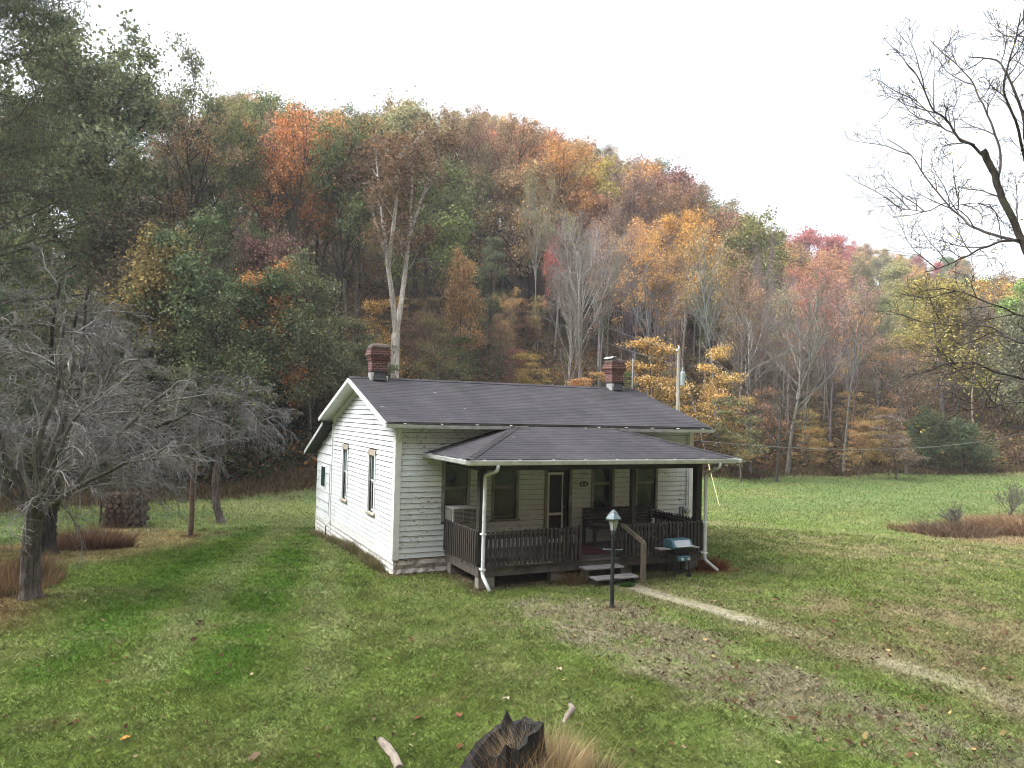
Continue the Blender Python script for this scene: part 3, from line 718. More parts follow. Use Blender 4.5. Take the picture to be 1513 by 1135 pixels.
# ---------------------------------------------------------------- things on and by the porch
ac = empty('air_conditioner', (1.52, -.02, .55), 'boxy grey window air conditioner sticking out above the porch railing', 'air conditioner')
mb = MB(); mb.box(1.17, 1.83, -.48, .02, .80, 1.12); mb.build('casing', M['ac'], ac, bevel=.01)
for a, b in ((1.20, 1.40), (1.42, 1.61), (1.63, 1.80)):
    mb = MB(); mb.box(a, b, -.492, -.482, .83, 1.09)
    mb.build('grille', M['acgrill'], ac)
mb = MB(); mb.box(1.158, 1.168, -.44, -.06, .83, 1.09); mb.build('side_grille', M['acgrill'], ac)
mb = MB()
for k in range(9): mb.box(1.20, 1.80, -.498, -.493, .845+k*.028, .853+k*.028)
for k in range(10): mb.box(1.150, 1.157, -.43+k*.04, -.418+k*.04, .84, 1.08)
mb.build('louvre', M['ac'], ac)
mb = MB(); mb.box(1.20, 1.24, -.44, -.40, .115, .798); mb.box(1.76, 1.80, -.44, -.40, .115, .798); mb.build('leg', M['oldwood'], ac)

bn = empty('porch_bench', (5.6, -.25, .11), 'long dark wooden bench standing against the wall on the porch', 'bench')
mb = MB(); x0, x1 = 4.72, 6.75
for k in range(4): mb.box(x0, x1, -.62+k*.115, -.52+k*.115, .50, .525)
mb.build('seat', M['oldwood'], bn)
mb = MB()
for k in range(5): mb.box(x0, x1, -.14+k*.008, -.12+k*.008, .55+k*.085, .62+k*.085)
mb.build('backrest', M['oldwood'], bn)
for x in (x0+.02, (x0+x1)/2, x1-.08):
    mb = MB(); mb.box(x, x+.06, -.60, -.55, .113, .498); mb.build('leg', M['oldwood'], bn); mb = MB(); mb.box(x, x+.06, -.115, -.06, .113, .95); mb.build('leg', M['oldwood'], bn)
for x in (x0+.02, x1-.08): mb = MB(); mb.box(x, x+.06, -.62, -.12, .68, .71); mb.build('armrest', M['oldwood'], bn)
tag(MB().box(3.62, 4.66, -1.45, -.35, .118, .132).build('door_rug', M['rug']), 'dark red rug lying on the porch boards before the screen door', 'rug')
def rings(name, x, z, r_, mat, label, grp=None):
    o = empty(name, (x, -.03, z-r_), label, 'wall ornament', grp)
    for s in (-1, 1):
        mb = MB(); pts = [(x+s*r_*.95+r_*math.cos(t), -.05, z+r_*math.sin(t)) for t in np.linspace(0, 2*math.pi, 15)]; mb.tube(pts, r_*.25, 6, False); mb.build('ring', mat, o)
    return o
rings('ring_ornament', 4.76, 1.54, .052, M['black'], 'pair of black rings hanging on the porch wall right of the door')
rings('ring_ornament', 4.80, 1.80, .038, M['metalgrey'], 'small pale pair of rings high on the porch wall, above the black rings')
bd = empty('loose_board', (2.5, -2.0, .11), 'pale flat board lying on the deck edge under the left railing', 'board'); MB().box(2.28, 2.85, -1.99, -1.86, .114, .127).build('plank', M['stepwood'], bd)

lx, ly, lz = hit(904, 898)
lp = empty('lamp_post', (lx, ly, lz-.02), 'black yard lamp post with a pale glass lantern in front of the porch steps', 'lamp post')
mb = MB(); mb.lathe([(.05, -.1), (.048, .05), (.038, .06), (.036, 1.32), (.05, 1.33), (.05, 1.36), (.03, 1.38)], (lx, ly, lz), 12); mb.build('post', M['lamp_black'], lp, smooth=False)
mb = MB(); cr = Vector((RT[0], RT[1], 0)).normalized(); c0 = Vector((lx, ly, lz+1.07)); mb.tube([c0-cr*.165, c0+cr*.165], .009, 6)
for s in (-1, 1): mb.lathe([(.004, -.016), (.016, 0), (.004, .016)], c0+cr*.17*s, 8)
mb.build('crossbar', M['lamp_metal'], lp)
T = lz+1.38
mb = MB(); mb.lathe([(.03, 0), (.045, .01), (.045, .03), (.065, .045)], (lx, ly, T), 10); mb.build('collar', M['lamp_metal'], lp)
mb = MB(); mb.lathe([(.062, .047), (.112, .25)], (lx, ly, T), 6); mb.build('lantern_glass', M['lamp_glass'], lp)
mb = MB()
for k in range(6):
    t = 2*math.pi*k/6; mb.tube([(lx+.066*math.cos(t), ly+.066*math.sin(t), T+.045), (lx+.116*math.cos(t), ly+.116*math.sin(t), T+.252)], .006, 5)
mb.build('lantern_frame', M['black'], lp)
mb = MB(); mb.lathe([(.155, .250), (.157, .268), (.085, .355), (.080, .372), (.062, .378), (.058, .392), (.030, .410), (.010, .416), (.012, .428), (.003, .437)], (lx, ly, T), 6); mb.build('lantern_roof', M['lamp_metal'], lp)
mb = MB(); mb.lathe([(.02, 0), (.02, .06), (.03, .1), (.012, .16)], (lx, ly, T+.05), 8); mb.build('bulb', M['white'], lp, smooth=True)

gx, gy, gz = 5.86, -2.32, -.35
gr = empty('gas_grill', (gx, gy, gz), 'small teal barbecue grill on thin black legs beside the porch railing', 'grill', rz=0)
mb = MB(); a = .27
pf = [(-.19, .68), (.19, .68), (.20, .72), (.10, .86), (-.10, .87), (-.19, .80)]
mb.prism([(gx-a, gy-p[0], gz+p[1]) for p in pf], (2*a, 0, 0)); mb.build('lid', M['teal'], gr, bevel=.015)
mb = MB(); mb.prism([(gx-a+.06, gy-.203, gz+.715), (gx-a+.06, gy-.203, gz+.725), (gx-a+.06, gy-.118, gz+.848), (gx-a+.06, gy-.108, gz+.838)], (2*a-.12, 0, 0)); mb.build('lid_panel', M['metalgrey'], gr)
mb = MB(); mb.tube([(gx-.2, gy-.25, gz+.73), (gx+.24, gy-.25, gz+.73)], .012, 7); mb.tube([(gx-.17, gy-.25, gz+.73), (gx-.17, gy-.2, gz+.73)], .008, 6); mb.tube([(gx+.2, gy-.25, gz+.73), (gx+.2, gy-.2, gz+.73)], .008, 6); mb.build('handle', M['tin'], gr)
mb = MB(); mb.hexa([(gx-.17, gy-.13, gz+.52), (gx+.17, gy-.13, gz+.52), (gx+.17, gy+.13, gz+.52), (gx-.17, gy+.13, gz+.52)], [(gx-a, gy-.19, gz+.677), (gx+a, gy-.19, gz+.677), (gx+a, gy+.19, gz+.677), (gx-a, gy+.19, gz+.677)]); mb.build('firebox', M['black'], gr, bevel=.01)
mb = MB(); mb.box(gx-.14, gx+.18, gy-.24, gy-.14, gz+.40, gz+.51); mb.build('control_panel', M['teal'], gr, bevel=.015)
for k in (-.07, .10): mb = MB(); mb.tube([(gx+k, gy-.27, gz+.455), (gx+k, gy-.24, gz+.455)], .03, 10); mb.build('knob', M['tin'], gr)
mb = MB(); mb.box(gx-.55, gx-.28, gy-.12, gy+.15, gz+.655, gz+.672); mb.build('side_shelf', M['stepwood'], gr); mb = MB(); mb.box(gx+.28, gx+.52, gy-.12, gy+.15, gz+.655, gz+.672); mb.build('side_shelf', M['stepwood'], gr)
for x, y in ((-.2, -.14), (.2, -.14), (-.2, .14), (.2, .14)): mb = MB(); mb.tube([(gx+x, gy+y, gz+.0), (gx+x*.9, gy+y, gz+.56)], .012, 6); mb.build('leg', M['black'], gr)
for s in (-1, 1): mb = MB(); mb.tube([(gx+.2+s*.02, gy+s*.16-.01, gz+.06), (gx+.2+s*.02, gy+s*.16+.02, gz+.06)], .06, 12); mb.build('wheel', M['black'], gr)

# poles and wires
def upole(px, py_top, dist, r0, name, label, base_py=None):
    x, y, z = at(px, dist, py_top); zt = ztop(px, py_top, dist)
    o = empty(name, (x, y, z), label, 'utility pole'); mb = MB(); mb.tube([(x, y, z-.3), (x, y, zt)], [r0, r0*.72], 10); mb.build('pole', M['pole'], o); return o, x, y, z, zt
o, x, y, z, zt = upole(1003, 515, 40, .13, 'utility_pole', 'grey wooden utility pole with a transformer, rising behind the right end of the house roof')
P2 = Vector((x, y, zt)); tx = P2+Vector((RT[0], RT[1], 0))*.20-Vector((0, 0, 1.55))
mb = MB(); mb.lathe([(.12, -.40), (.135, -.37), (.135, .28), (.10, .34), (.03, .35)], tx, 14); tr = mb.build('transformer', M['transf'], o, smooth=False)
mb = MB(); mb.tube([tx+Vector((0, 0, .36)), tx+Vector((0, 0, .58))], [.035, .02], 7); mb.build('bushing', M['white'], tr)
mb = MB(); mb.bar(tx+Vector((0, 0, .1)), P2-Vector((0, 0, 1.45)), .06, .08); mb.build('bracket', M['metalgrey'], tr)
mb = MB(); mb.tube([P2+Vector((0, 0, -.02)), P2+Vector((0, 0, .14))], [.05, .03], 7); mb.lathe([(.04, 0), (.05, .05), (.02, .1)], P2+Vector((-.12, 0, -.15)), 8); mb.build('insulator', M['white'], o)
o1, x1_, y1_, z1_, zt1 = upole(731, 390, 84, .17, 'utility_pole', 'bare grey utility pole standing alone on the brown hillside behind the house'); P1 = Vector((x1_, y1_, zt1))
def wire(a, b, sag, r_, label, grp=None, mat='wire', n=14):
    a = Vector(a); b = Vector(b); pts = [a.lerp(b, t)-Vector((0, 0, sag*4*t*(1-t))) for t in np.linspace(0, 1, n)]
    mb = MB(); mb.tube(pts, r_, 5); return tag(mb.build('power_line', M[mat]), label, 'power line', grp)
wire(P1-Vector((0, 0, .5)), P2-Vector((0, 0, .15)), .8, .010, 'upper of the two lines running down from the hillside pole to the transformer pole')
wire(P1-Vector((0, 0, 3.0)), P2-Vector((0, 0, .9)), .6, .010, 'lower of the two lines running down from the hillside pole to the transformer pole')
ax_, ay_, az_ = hit(1063, 748)
ga = Vector((ax_, ay_, az_)); gt = P2-Vector((-.1, 0, .35))
gw = empty('guy_wire', ga, 'slanting guy wire with a yellow guard, anchored in the grass right of the house', 'guy wire')
mb = MB(); mb.tube([gt, ga.lerp(gt, .33)], .009, 5); mb.build('cable', M['wire'], gw); mb = MB(); mb.tube([ga.lerp(gt, .0), ga.lerp(gt, .33)], .018, 6); mb.build('guard', M['yellow'], gw)
wire((W+.12, .3, 2.62), p3(1620, 600, 62), 1.2, .013, 'long drooping cable from the right corner of the house toward the far trees')
wire(P2-Vector((0, 0, 1.6)), (7.9, .2, 2.93), .3, .012, 'service cable from the transformer pole down to the house eave')

# ================================================================== GROUND
def gp(pts): return np.array([hit(a, b)[:2] for a, b in pts])
def sdf(poly, x, y):
    """signed distance, >0 inside"""
    n = len(poly); best = np.full(x.shape, 1e9); ins = np.zeros(x.shape, bool)
    for i in range(n):
        ax, ay = poly[i]; bx, by = poly[(i+1) % n]; ex, ey_ = bx-ax, by-ay
        t = np.clip(((x-ax)*ex+(y-ay)*ey_)/(ex*ex+ey_*ey_+1e-9), 0, 1)
        best = np.minimum(best, np.hypot(x-ax-t*ex, y-ay-t*ey_))
        c = ((ay > y) != (by > y)) & (x < (bx-ax)*(y-ay)/(by-ay+1e-12)+ax); ins ^= c
    return np.where(ins, best, -best)
def ldist(pl, x, y):
    best = np.full(x.shape, 1e9)
    for i in range(len(pl)-1):
        ax, ay = pl[i]; ex, ey_ = pl[i+1]-pl[i]; t = np.clip(((x-ax)*ex+(y-ay)*ey_)/(ex*ex+ey_*ey_+1e-9), 0, 1)
        best = np.minimum(best, np.hypot(x-ax-t*ex, y-ay-t*ey_))
    return best
POL = {
 'litter': gp([(770, 888), (900, 893), (1000, 918), (1120, 975), (1300, 1030), (1513, 1098), (1513, 1145), (1330, 1130), (1150, 1080), (1010, 1010), (900, 975), (800, 930)]),
 'dry_r': gp([(1090, 880), (1250, 880), (1513, 900), (1513, 1060), (1400, 1010), (1180, 930)]),
 'band': gp([(1075, 772), (1200, 785), (1400, 800), (1513, 815), (1513, 880), (1300, 850), (1150, 820), (1060, 800)]),
 'mown': gp([(1060, 762), (1200, 772), (1330, 786), (1513, 800), (1700, 815), (2100, 850), (2500, 1100), (2500, 2600), (-1000, 2600), (-900, 1250), (60, 850), (180, 822), (285, 800), (470, 783), (600, 770)]),
 'tanL': gp([(60, 800), (170, 775), (300, 790), (280, 800), (170, 826), (60, 840)]),
 'redL': gp([(-200, 800), (20, 812), (60, 860), (30, 905), (-20, 930), (-200, 950)]),
 'brush': gp([(1330, 782), (1420, 775), (1470, 762), (1600, 755), (1600, 812), (1480, 805), (1380, 795)]),
 'brightL': gp([(120, 860), (290, 810), (470, 795), (500, 840), (420, 930), (300, 1000), (150, 960)]),
}
MOW = [gp([(a, 1000), (b, 860), (c_, 780)]) for a, b, c_ in ((60, 240, 380), (210, 330, 425), (330, 410, 462), (480, 480, 500))]
PATH = gp([(922, 864), (975, 880), (1040, 897), (1095, 914), (1180, 938), (1290, 972), (1400, 1005), (1460, 1024), (1530, 1050)])
PW_ = [(0, .30), (1.5, .27), (3, .2)]

def lawn(x, y):
    """albedo of the turf at (x, y)"""
    x = np.asarray(x, float); y = np.asarray(y, float); d = np.hypot(x-CX, y-CY)
    def mixin(c, m_, k): return c*(1-m_[:, None])+np.array(k)*m_[:, None]
    n1 = fbm(x, y, 2.6, 4, 21); n2 = fbm(x, y, .55, 4, 31); n3 = fbm(x, y, .13, 4, 41)
    c = np.tile(np.array([.083, .112, .030]), (len(x), 1))
    c = mixin(c, sstep(.40, .62, n1)*.55, (.100, .120, .045))
    hay = sstep(.6, -.6, sdf(POL['mown'], x, y)+(n2-.5)*1.2)
    c = mixin(c, hay*.9, (.084, .118, .044)); c = mixin(c, hay*sstep(.45, .7, fbm(x, y*2.6, 5, 4, 77))*.6, (.125, .140, .050))
    br = sstep(-1.2, .8, sdf(POL['brightL'], x, y)); c = mixin(c, br*.55, (.060, .112, .016))
    for k, pl in enumerate(MOW):
        mm = sstep(.55, .15, ldist(pl, x, y)); c = mixin(c, mm*.6, (.125, .145, .065) if k % 2 else (.040, .088, .012))
    # dry thatch showing in patches
    c = mixin(c, sstep(.50, .68, n2*.6+n1*.4)*.35, (.150, .138, .075))
    m_ = sstep(-1.3, 1.0, sdf(POL['dry_r'], x, y)+(n1-.5)*2+(n2-.5)*1.4); c = mixin(c, m_*(.35+.6*sstep(.35, .6, n2)), (.145, .122, .074))
    m_ = sstep(-1.8, 1.8, sdf(POL['band'], x, y)+(n1-.5)*4); c = mixin(c, m_*(.30+.6*sstep(.35, .6, n2)), (.160, .146, .080))
    m_ = sstep(-.5, .45, sdf(POL['litter'], x, y)+(n2-.5)*1.2+(n1-.5)*.8); c = mixin(c, m_*(.35+.65*sstep(.40, .56, n3*.45+n2*.55)), (.125, .113, .076))
    c = mixin(c, m_*sstep(.56, .68, n3)*.5, (.06, .048, .035))
    m_ = sstep(-1, .8, sdf(POL['tanL'], x, y)+(n1-.5)*2); c = mixin(c, m_*(.5+.5*n2), (.22, .165, .095))
    m_ = sstep(-.9, .6, sdf(POL['redL'], x, y)+(n1-.5)*1.5); c = mixin(c, m_*.85, (.12, .075, .045))
    m_ = sstep(-1, .7, sdf(POL['brush'], x, y)+(n1-.5)*1.5); c = mixin(c, m_*.9, (.14, .095, .06))
    pd_ = ldist(PATH, x, y); s_ = np.hypot(x-PATH[0][0], y-PATH[0][1]); n4 = fbm(x, y, .35, 4, 61)
    m_ = sstep(.85, .30, pd_+(n2-.5)*.5)*(y > -11); c = mixin(c, m_*(.4+.4*n2), (.140, .122, .078))
    keep = np.where(s_ < 3.2, 1, np.where(s_ < 4.6, .0, .65)); keep = np.interp(s_, [0, 3.0, 3.6, 5.0, 5.8, 7.0, 9.5], [1, 1, .35, .0, .55, .3, .5])
    m_ = sstep(.27, .15, pd_+(n4-.5)*.35)*keep*sstep(.30, .45, n4+.25*keep); c = mixin(c, m_*.85, (.175, .152, .122))
    # worn earth at the foot of house and porch
    hb = np.maximum(np.maximum(-x-.0, x-W), np.maximum(-y, y-8.3)); m_ = sstep(.45, .05, hb+(n2-.5)*.3); c = mixin(c, m_*.8, (.085, .065, .045))
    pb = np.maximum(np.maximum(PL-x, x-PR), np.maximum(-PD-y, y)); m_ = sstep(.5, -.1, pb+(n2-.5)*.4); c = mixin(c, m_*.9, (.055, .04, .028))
    rd = np.hypot(x-7.15, y+1.9); c = mixin(c, sstep(.9, .3, rd+(n2-.5)*.5)*.8, (.13, .055, .03))
    for q in ((lx, ly, .3), (-6.75, .38, .5), (-6.9, 4.5, .7), (-3.77, 6.27, .4), (-2.8, 8.85, .5)):
        c = mixin(c, sstep(q[2], q[2]*.3, np.hypot(x-q[0], y-q[1])+(n2-.5)*.3)*.85, (.09, .065, .045))
    return c*(.76+.48*n3)[:, None]*(.70+.60*fbm(x, y, .06, 2, 47))[:, None]*np.array([1.42, 1.46, 1.30])

def hillcol(x, y):
    n1 = fbm(x, y, 4, 4, 101); n2 = fbm(x, y, 1.1, 4, 111)
    c = np.tile(np.array([.075, .050, .032]), (len(x), 1)); a = sstep(.4, .65, n1)[:, None]; c = c*(1-a*.6)+np.array([.13, .085, .045])*a*.6
    a = sstep(.5, .65, n2)[:, None]; c = c*(1-a*.5)+np.array([.045, .05, .02])*a*.5
    return c*1.35

fa = np.radians(np.arange(-48, 48.01, .12)); ba = np.radians(np.arange(51, 309.1, 3.)); th = np.concatenate([fa, ba]); nT = len(th)
rad = np.concatenate([[.3, 1.5, 3, 4.2], np.exp(np.linspace(math.log(5.0), math.log(60), 420)), np.exp(np.linspace(math.log(62), math.log(900), 90))]); nR = len(rad)
TT, RR = np.meshgrid(th+YAW, rad); gx_ = (CX+np.sin(TT)*RR).ravel(); gy_ = (CY+np.cos(TT)*RR).ravel(); gz_ = terrain(gx_, gy_)
idx = np.arange(nT*nR).reshape(nR, nT); nx_ = np.roll(idx, -1, axis=1)
q = np.stack([idx[:-1].ravel(), idx[1:].ravel(), nx_[1:].ravel(), nx_[:-1].ravel()], 1)
hgt = gz_-gbase(gx_, gy_); hd = np.hypot(gx_-CX, gy_-CY)
colr = lawn(gx_, gy_); hc = hillcol(gx_, gy_); a = sstep(.03, .5, hgt+(fbm(gx_, gy_, 2, 3, 5)-.5)*.5)[:, None]; colr = colr*(1-a)+hc*a
vv = np.stack([gx_, gy_, gz_], 1)
me = npmesh('ground', vv, [q[:, ::-1]]); add_col(me, 'Col', colr)
mt, t, b = newmat('turf_and_earth')
at_ = nd(t, 'ShaderNodeAttribute', attribute_name='Col'); gpz = nd(t, 'ShaderNodeNewGeometry')
n1 = noise(t, 9, 6, .75, gpz.outputs['Position']); n2 = noise(t, 38, 4, .7, gpz.outputs['Position'])
col = mixc(t, 1, at_.outputs[0], ramp(t, n1, [(.3, g1(.60)), (.7, g1(1.35))]), 'MULTIPLY'); col = mixc(t, 1, col, ramp(t, n2, [(.32, g1(.60)), (.68, g1(1.4))]), 'MULTIPLY')
t.links.new(col, b.inputs['Base Color']); b.inputs['Roughness'].default_value = .95; b.inputs['Specular IOR Level'].default_value = .1
bump(t, b, n2, .8, .03)
tag(link('ground', me, mt, smooth=True), kind='structure')

def blades(N, tmin, tmax, d0, d1, hfun, name, seed, wk=.00105, power=1.0, colmul=1.0, mask=None, lean=.5, pos=None, group=None):
    r = np.random.default_rng(seed)
    if pos is None:
        th_ = r.uniform(tmin, tmax, N)+YAW; u = r.random(N); d = d0*(d1/d0)**u if power == 1 else (d0**(1-power)+u*(d1**(1-power)-d0**(1-power)))**(1/(1-power))
        x = CX+np.sin(th_)*d; y = CY+np.cos(th_)*d
    else: x, y = pos; d = np.hypot(x-CX, y-CY)
    if mask is not None: k = mask(x, y); x, y, d = x[k], y[k], d[k]
    n = len(x); z = terrain(x, y); c = lawn(x, y)*colmul
    h = hfun(x, y, d, r); wd = np.maximum(.0045, wk*d)*r.uniform(.7, 1.4, n); an = r.uniform(0, 2*math.pi, n); ln = r.normal(0, lean, (n, 2))*h[:, None]
    ax = np.cos(an)*wd/2; ay = np.sin(an)*wd/2
    v = np.empty((n, 4, 3)); v[:, 0] = np.stack([x-ax, y-ay, z-.005], 1); v[:, 1] = np.stack([x+ax, y+ay, z-.005], 1)
    v[:, 2] = np.stack([x+ax*.6+ln[:, 0]*.45, y+ay*.6+ln[:, 1]*.45, z+h*.6], 1); v[:, 3] = np.stack([x+ln[:, 0], y+ln[:, 1], z+h], 1)
    i = np.arange(n)*4; f = np.concatenate([np.stack([i, i+1, i+2], 1), np.stack([i, i+2, i+3], 1)])
    me = npmesh(name, v.reshape(-1, 3), [f]); c = c*r.uniform(.85, 1.15, (n, 1)); tn = (r.random(n) < .08); c[tn] = c[tn]*.4+np.array([.20, .17, .09])*.6
    add_col(me, 'Col', np.repeat(c, 4, axis=0)); return link(name, me, M['blade'])

def gmask(x, y):
    pd_ = ldist(PATH, x, y); s_ = np.hypot(x-PATH[0][0], y-PATH[0][1]); rr = np.random.default_rng(3).random(len(x))
    k = np.interp(s_, [0, 3.0, 3.6, 5.0, 5.8, 7.0, 9.5], [1, 1, .45, .15, .75, .45, .7])
    inp = (pd_ < .27+.1*(fbm(x, y, .35, 3, 61)-.5)) & (rr < k*.97)
    inh = (x > -.03) & (x < W+.02) & (y > -.03) & (y < 8.3); inpo = (x > PL+.1) & (x < PR-.1) & (y > -PD+.2) & (y < 0)
    lit = (sdf(POL['litter'], x, y) > -.2) & (rr < .45)
    return ~(inp | inh | inpo | lit) & (terrain(x, y)-gbase(x, y) < .15)
def gh(x, y, d, r):
    n = fbm(x, y, .9, 3, 55); hay = sstep(.6, -.6, sdf(POL['mown'], x, y))
    return (.016+.030*n+.0005*d)*r.uniform(.6, 1.5, len(x))*(1+.3*hay)
tag(blades(720000, -.82, .86, 5.2, 26, gh, 'grass', 5, mask=gmask, lean=.9, wk=.0011), 'short mown lawn grass around the house', 'grass', kind='stuff')
tag(blades(200000, -.72, .84, 26, 85, gh, 'field_grass', 6, mask=gmask, lean=.6, wk=.0007), 'longer green hay grass in the field beyond the lawn', 'grass', kind='stuff')

# fallen leaves and clumps of litter
def scatter_leaves(N, seed):
    r = np.random.default_rng(seed); th_ = r.uniform(-.68, .68, N*3)+YAW; d = 5.5*(40/5.5)**r.random(N*3); x = CX+np.sin(th_)*d; y = CY+np.cos(th_)*d
    w_ = .06+1.0*(sdf(POL['litter'], x, y) > -.2)+.45*(sdf(POL['dry_r'], x, y) > -1)+.4*(sdf(POL['band'], x, y) > -1); k = (r.random(N*3) < w_) & gmask(x, y); x, y, d = x[k], y[k], d[k]; n = len(x); z = terrain(x, y)
    s = r.uniform(.014, .04, n)*np.where(r.random(n) < .07, 1.7, 1); an = r.uniform(0, 2*math.pi, n); e = r.uniform(.4, .9, n)
    ux = np.stack([np.cos(an), np.sin(an), r.uniform(-.5, .5, n)], 1)*s[:, None]; vx = np.stack([-np.sin(an)*e, np.cos(an)*e, r.uniform(-.5, .5, n)], 1)*s[:, None]
    c0 = np.stack([x, y, z+.028+r.random(n)*.02], 1); up_ = np.array([0, 0, 1])*s[:, None]*.5
    v = np.stack([c0-ux, c0-vx*.9-ux*.2, c0+ux*1.1+up_, c0+vx+ux*.1+up_*.4], 1).reshape(-1, 3); i = np.arange(n)*4
    pal = np.array([(.12, .065, .035), (.07, .04, .028), (.16, .11, .07), (.20, .15, .10), (.045, .03, .024), (.34, .25, .11), (.40, .33, .20)]); ci = r.choice(7, n, p=[.26, .24, .2, .14, .10, .03, .03])
    me = npmesh('fallen_leaves', v, [np.stack([i, i+1, i+2, i+3], 1)]); add_col(me, 'Col', np.repeat(pal[ci], 4, axis=0)); return link('fallen_leaves', me, M['blade'])
tag(scatter_leaves(9000, 8), 'brown and yellow fallen leaves scattered over the lawn', 'leaves', kind='stuff')

def clump(name, cx, cy, rx, ry, n, h, cols, seed, label, cat, kind=None, width=.006, lean=.35, z0=None, droop=.0):
    """a tuft of long curved stems growing from an elliptical patch"""
    r = np.random.default_rng(seed); a = r.uniform(0, 2*math.pi, n); q_ = np.sqrt(r.random(n)); x = cx+np.cos(a)*q_*rx; y = cy+np.sin(a)*q_*ry; z = terrain(x, y) if z0 is None else np.full(n, z0)
    hh = h*r.uniform(.45, 1.1, n)*(1-.35*q_)*((.25+1.5*fbm(x, y, .45, 3, seed)**1.5*1.6) if rx > .8 else 1); dr = np.stack([np.cos(a)*q_, np.sin(a)*q_], 1)*lean*hh[:, None]+r.normal(0, lean*.6, (n, 2))*hh[:, None]
    K = 5; an = r.uniform(0, 2*math.pi, n); wv = np.stack([np.cos(an), np.sin(an), np.zeros(n)], 1)*(width*r.uniform(.6, 1.3, n))[:, None]/2
    vs = []
    for k in range(K):
        t_ = k/(K-1); p = np.stack([x+dr[:, 0]*t_**1.7, y+dr[:, 1]*t_**1.7, z+hh*(t_-droop*t_**3)], 1); f_ = (1-t_*.85); vs += [p-wv*f_, p+wv*f_]
    v = np.stack(vs, 1).reshape(-1, 3); i = np.arange(n)*2*K; fs_ = [np.stack([i+2*k, i+2*k+1, i+2*k+3, i+2*k+2], 1) for k in range(K-1)]
    cols = np.array(cols); c = cols[r.integers(0, len(cols), n)]*r.uniform(.7, 1.3, (n, 1)); off = np.array([cx, cy, T1(cx, cy)])
    me = npmesh(name, v-off, [np.concatenate(fs_)]); add_col(me, 'Col', np.repeat(c, 2*K, axis=0)); o = link(name, me, M['blade']); o.location = off
    return tag(o, label, cat, None, kind)

RED = [(.17, .10, .062), (.13, .072, .045), (.20, .13, .085), (.10, .058, .04)]; TAN = [(.38, .29, .17), (.30, .215, .12), (.24, .165, .095), (.44, .35, .21)]
x, y, z = hit(130, 812); clump('dry_bush', x, y, 1.05, .6, 3800, .60, RED+[(.2, .13, .08)], 1, 'low reddish brown bush spreading beside the dark trunk at the left', 'bush', width=.014, lean=.55)
x, y, z = hit(8, 862); clump('dry_grass_patch', x, y, 1.0, 1.3, 4200, .36, RED+[(.2, .15, .07), (.10, .10, .04)], 2, 'patch of tall reddish dead grass left of the front bare tree trunk', 'grass patch', width=.011)
x, y, z = hit(1020, 842)
clump('dry_weeds', 7.15, -1.75, .55, .45, 1400, .28, [(.16, .06, .03), (.11, .05, .03), (.2, .1, .05)], 3, 'rusty dead weeds around the foot of the right porch downspout', 'weeds', width=.012, lean=.5)
clump('dry_weeds', 3.25, -2.15, .35, .2, 600, .30, [(.2, .13, .07), (.14, .08, .05), (.10, .10, .04)], 4, 'tan weeds growing left of the porch steps', 'weeds', width=.010)
clump('green_weed', 4.22, -2.72, .18, .1, 260, .10, [(.06, .13, .03), (.05, .10, .02)], 14, 'small bright green weed sprouting below the bottom porch step', 'weeds', width=.02, lean=1.0)
x, y, z = hit(975, 850); clump('green_weeds', 5.3, -2.25, .6, .2, 1300, .17, [(.08, .09, .04), (.12, .11, .05), (.06, .06, .03)], 5, 'mixed weeds along the ground between newel post and grill', 'weeds', width=.011)
r = np.random.default_rng(4)
for k, (ya, yb, n, h) in enumerate(((.3, 2.2, 1500, .26), (2.2, 4.4, 1300, .30), (4.4, 5.9, 900, .22), (6.0, 8.1, 700, .22))):
    lab = ('weeds along the white foundation nearest the front corner', 'weeds along the foundation below the boarded-head windows', 'weeds along the rear part of the main foundation', 'weeds at the foot of the lean-to foundation')[k]
    clump('foundation_weeds', -.14, (ya+yb)/2, .15, (yb-ya)/2, n, h, [(.17, .155, .08), (.12, .125, .06), (.24, .19, .11)], 20+k, lab, 'weeds', width=.010, lean=.4)
# brown brush pile at the right
for k, (a_, b_, rx, n, h, cc, lab) in enumerate(((1360, 783, 1.2, 1300, .22, RED+TAN[1:3], 'low reddish dead grass at the left tip of the brown brush strip'), (1410, 788, 1.5, 1700, .42, [(.14, .10, .075), (.10, .075, .06), (.17, .12, .08)], 'dark bramble heap in the middle of the brown brush strip'),
     (1468, 782, 2.0, 2300, .46, RED+TAN[1:3]+TAN[1:3], 'tall tan and red dead growth at the right of the brown brush strip'), (1530, 785, 2.2, 2400, .52, RED+TAN[1:3], 'brown dead growth cut off by the right picture edge'))):
    x, y, z = hit(a_, b_); clump('bramble_patch', x, y, rx, rx*.7, n, h, cc, 30+k, lab, 'brush', width=.020, lean=.9, droop=.2)

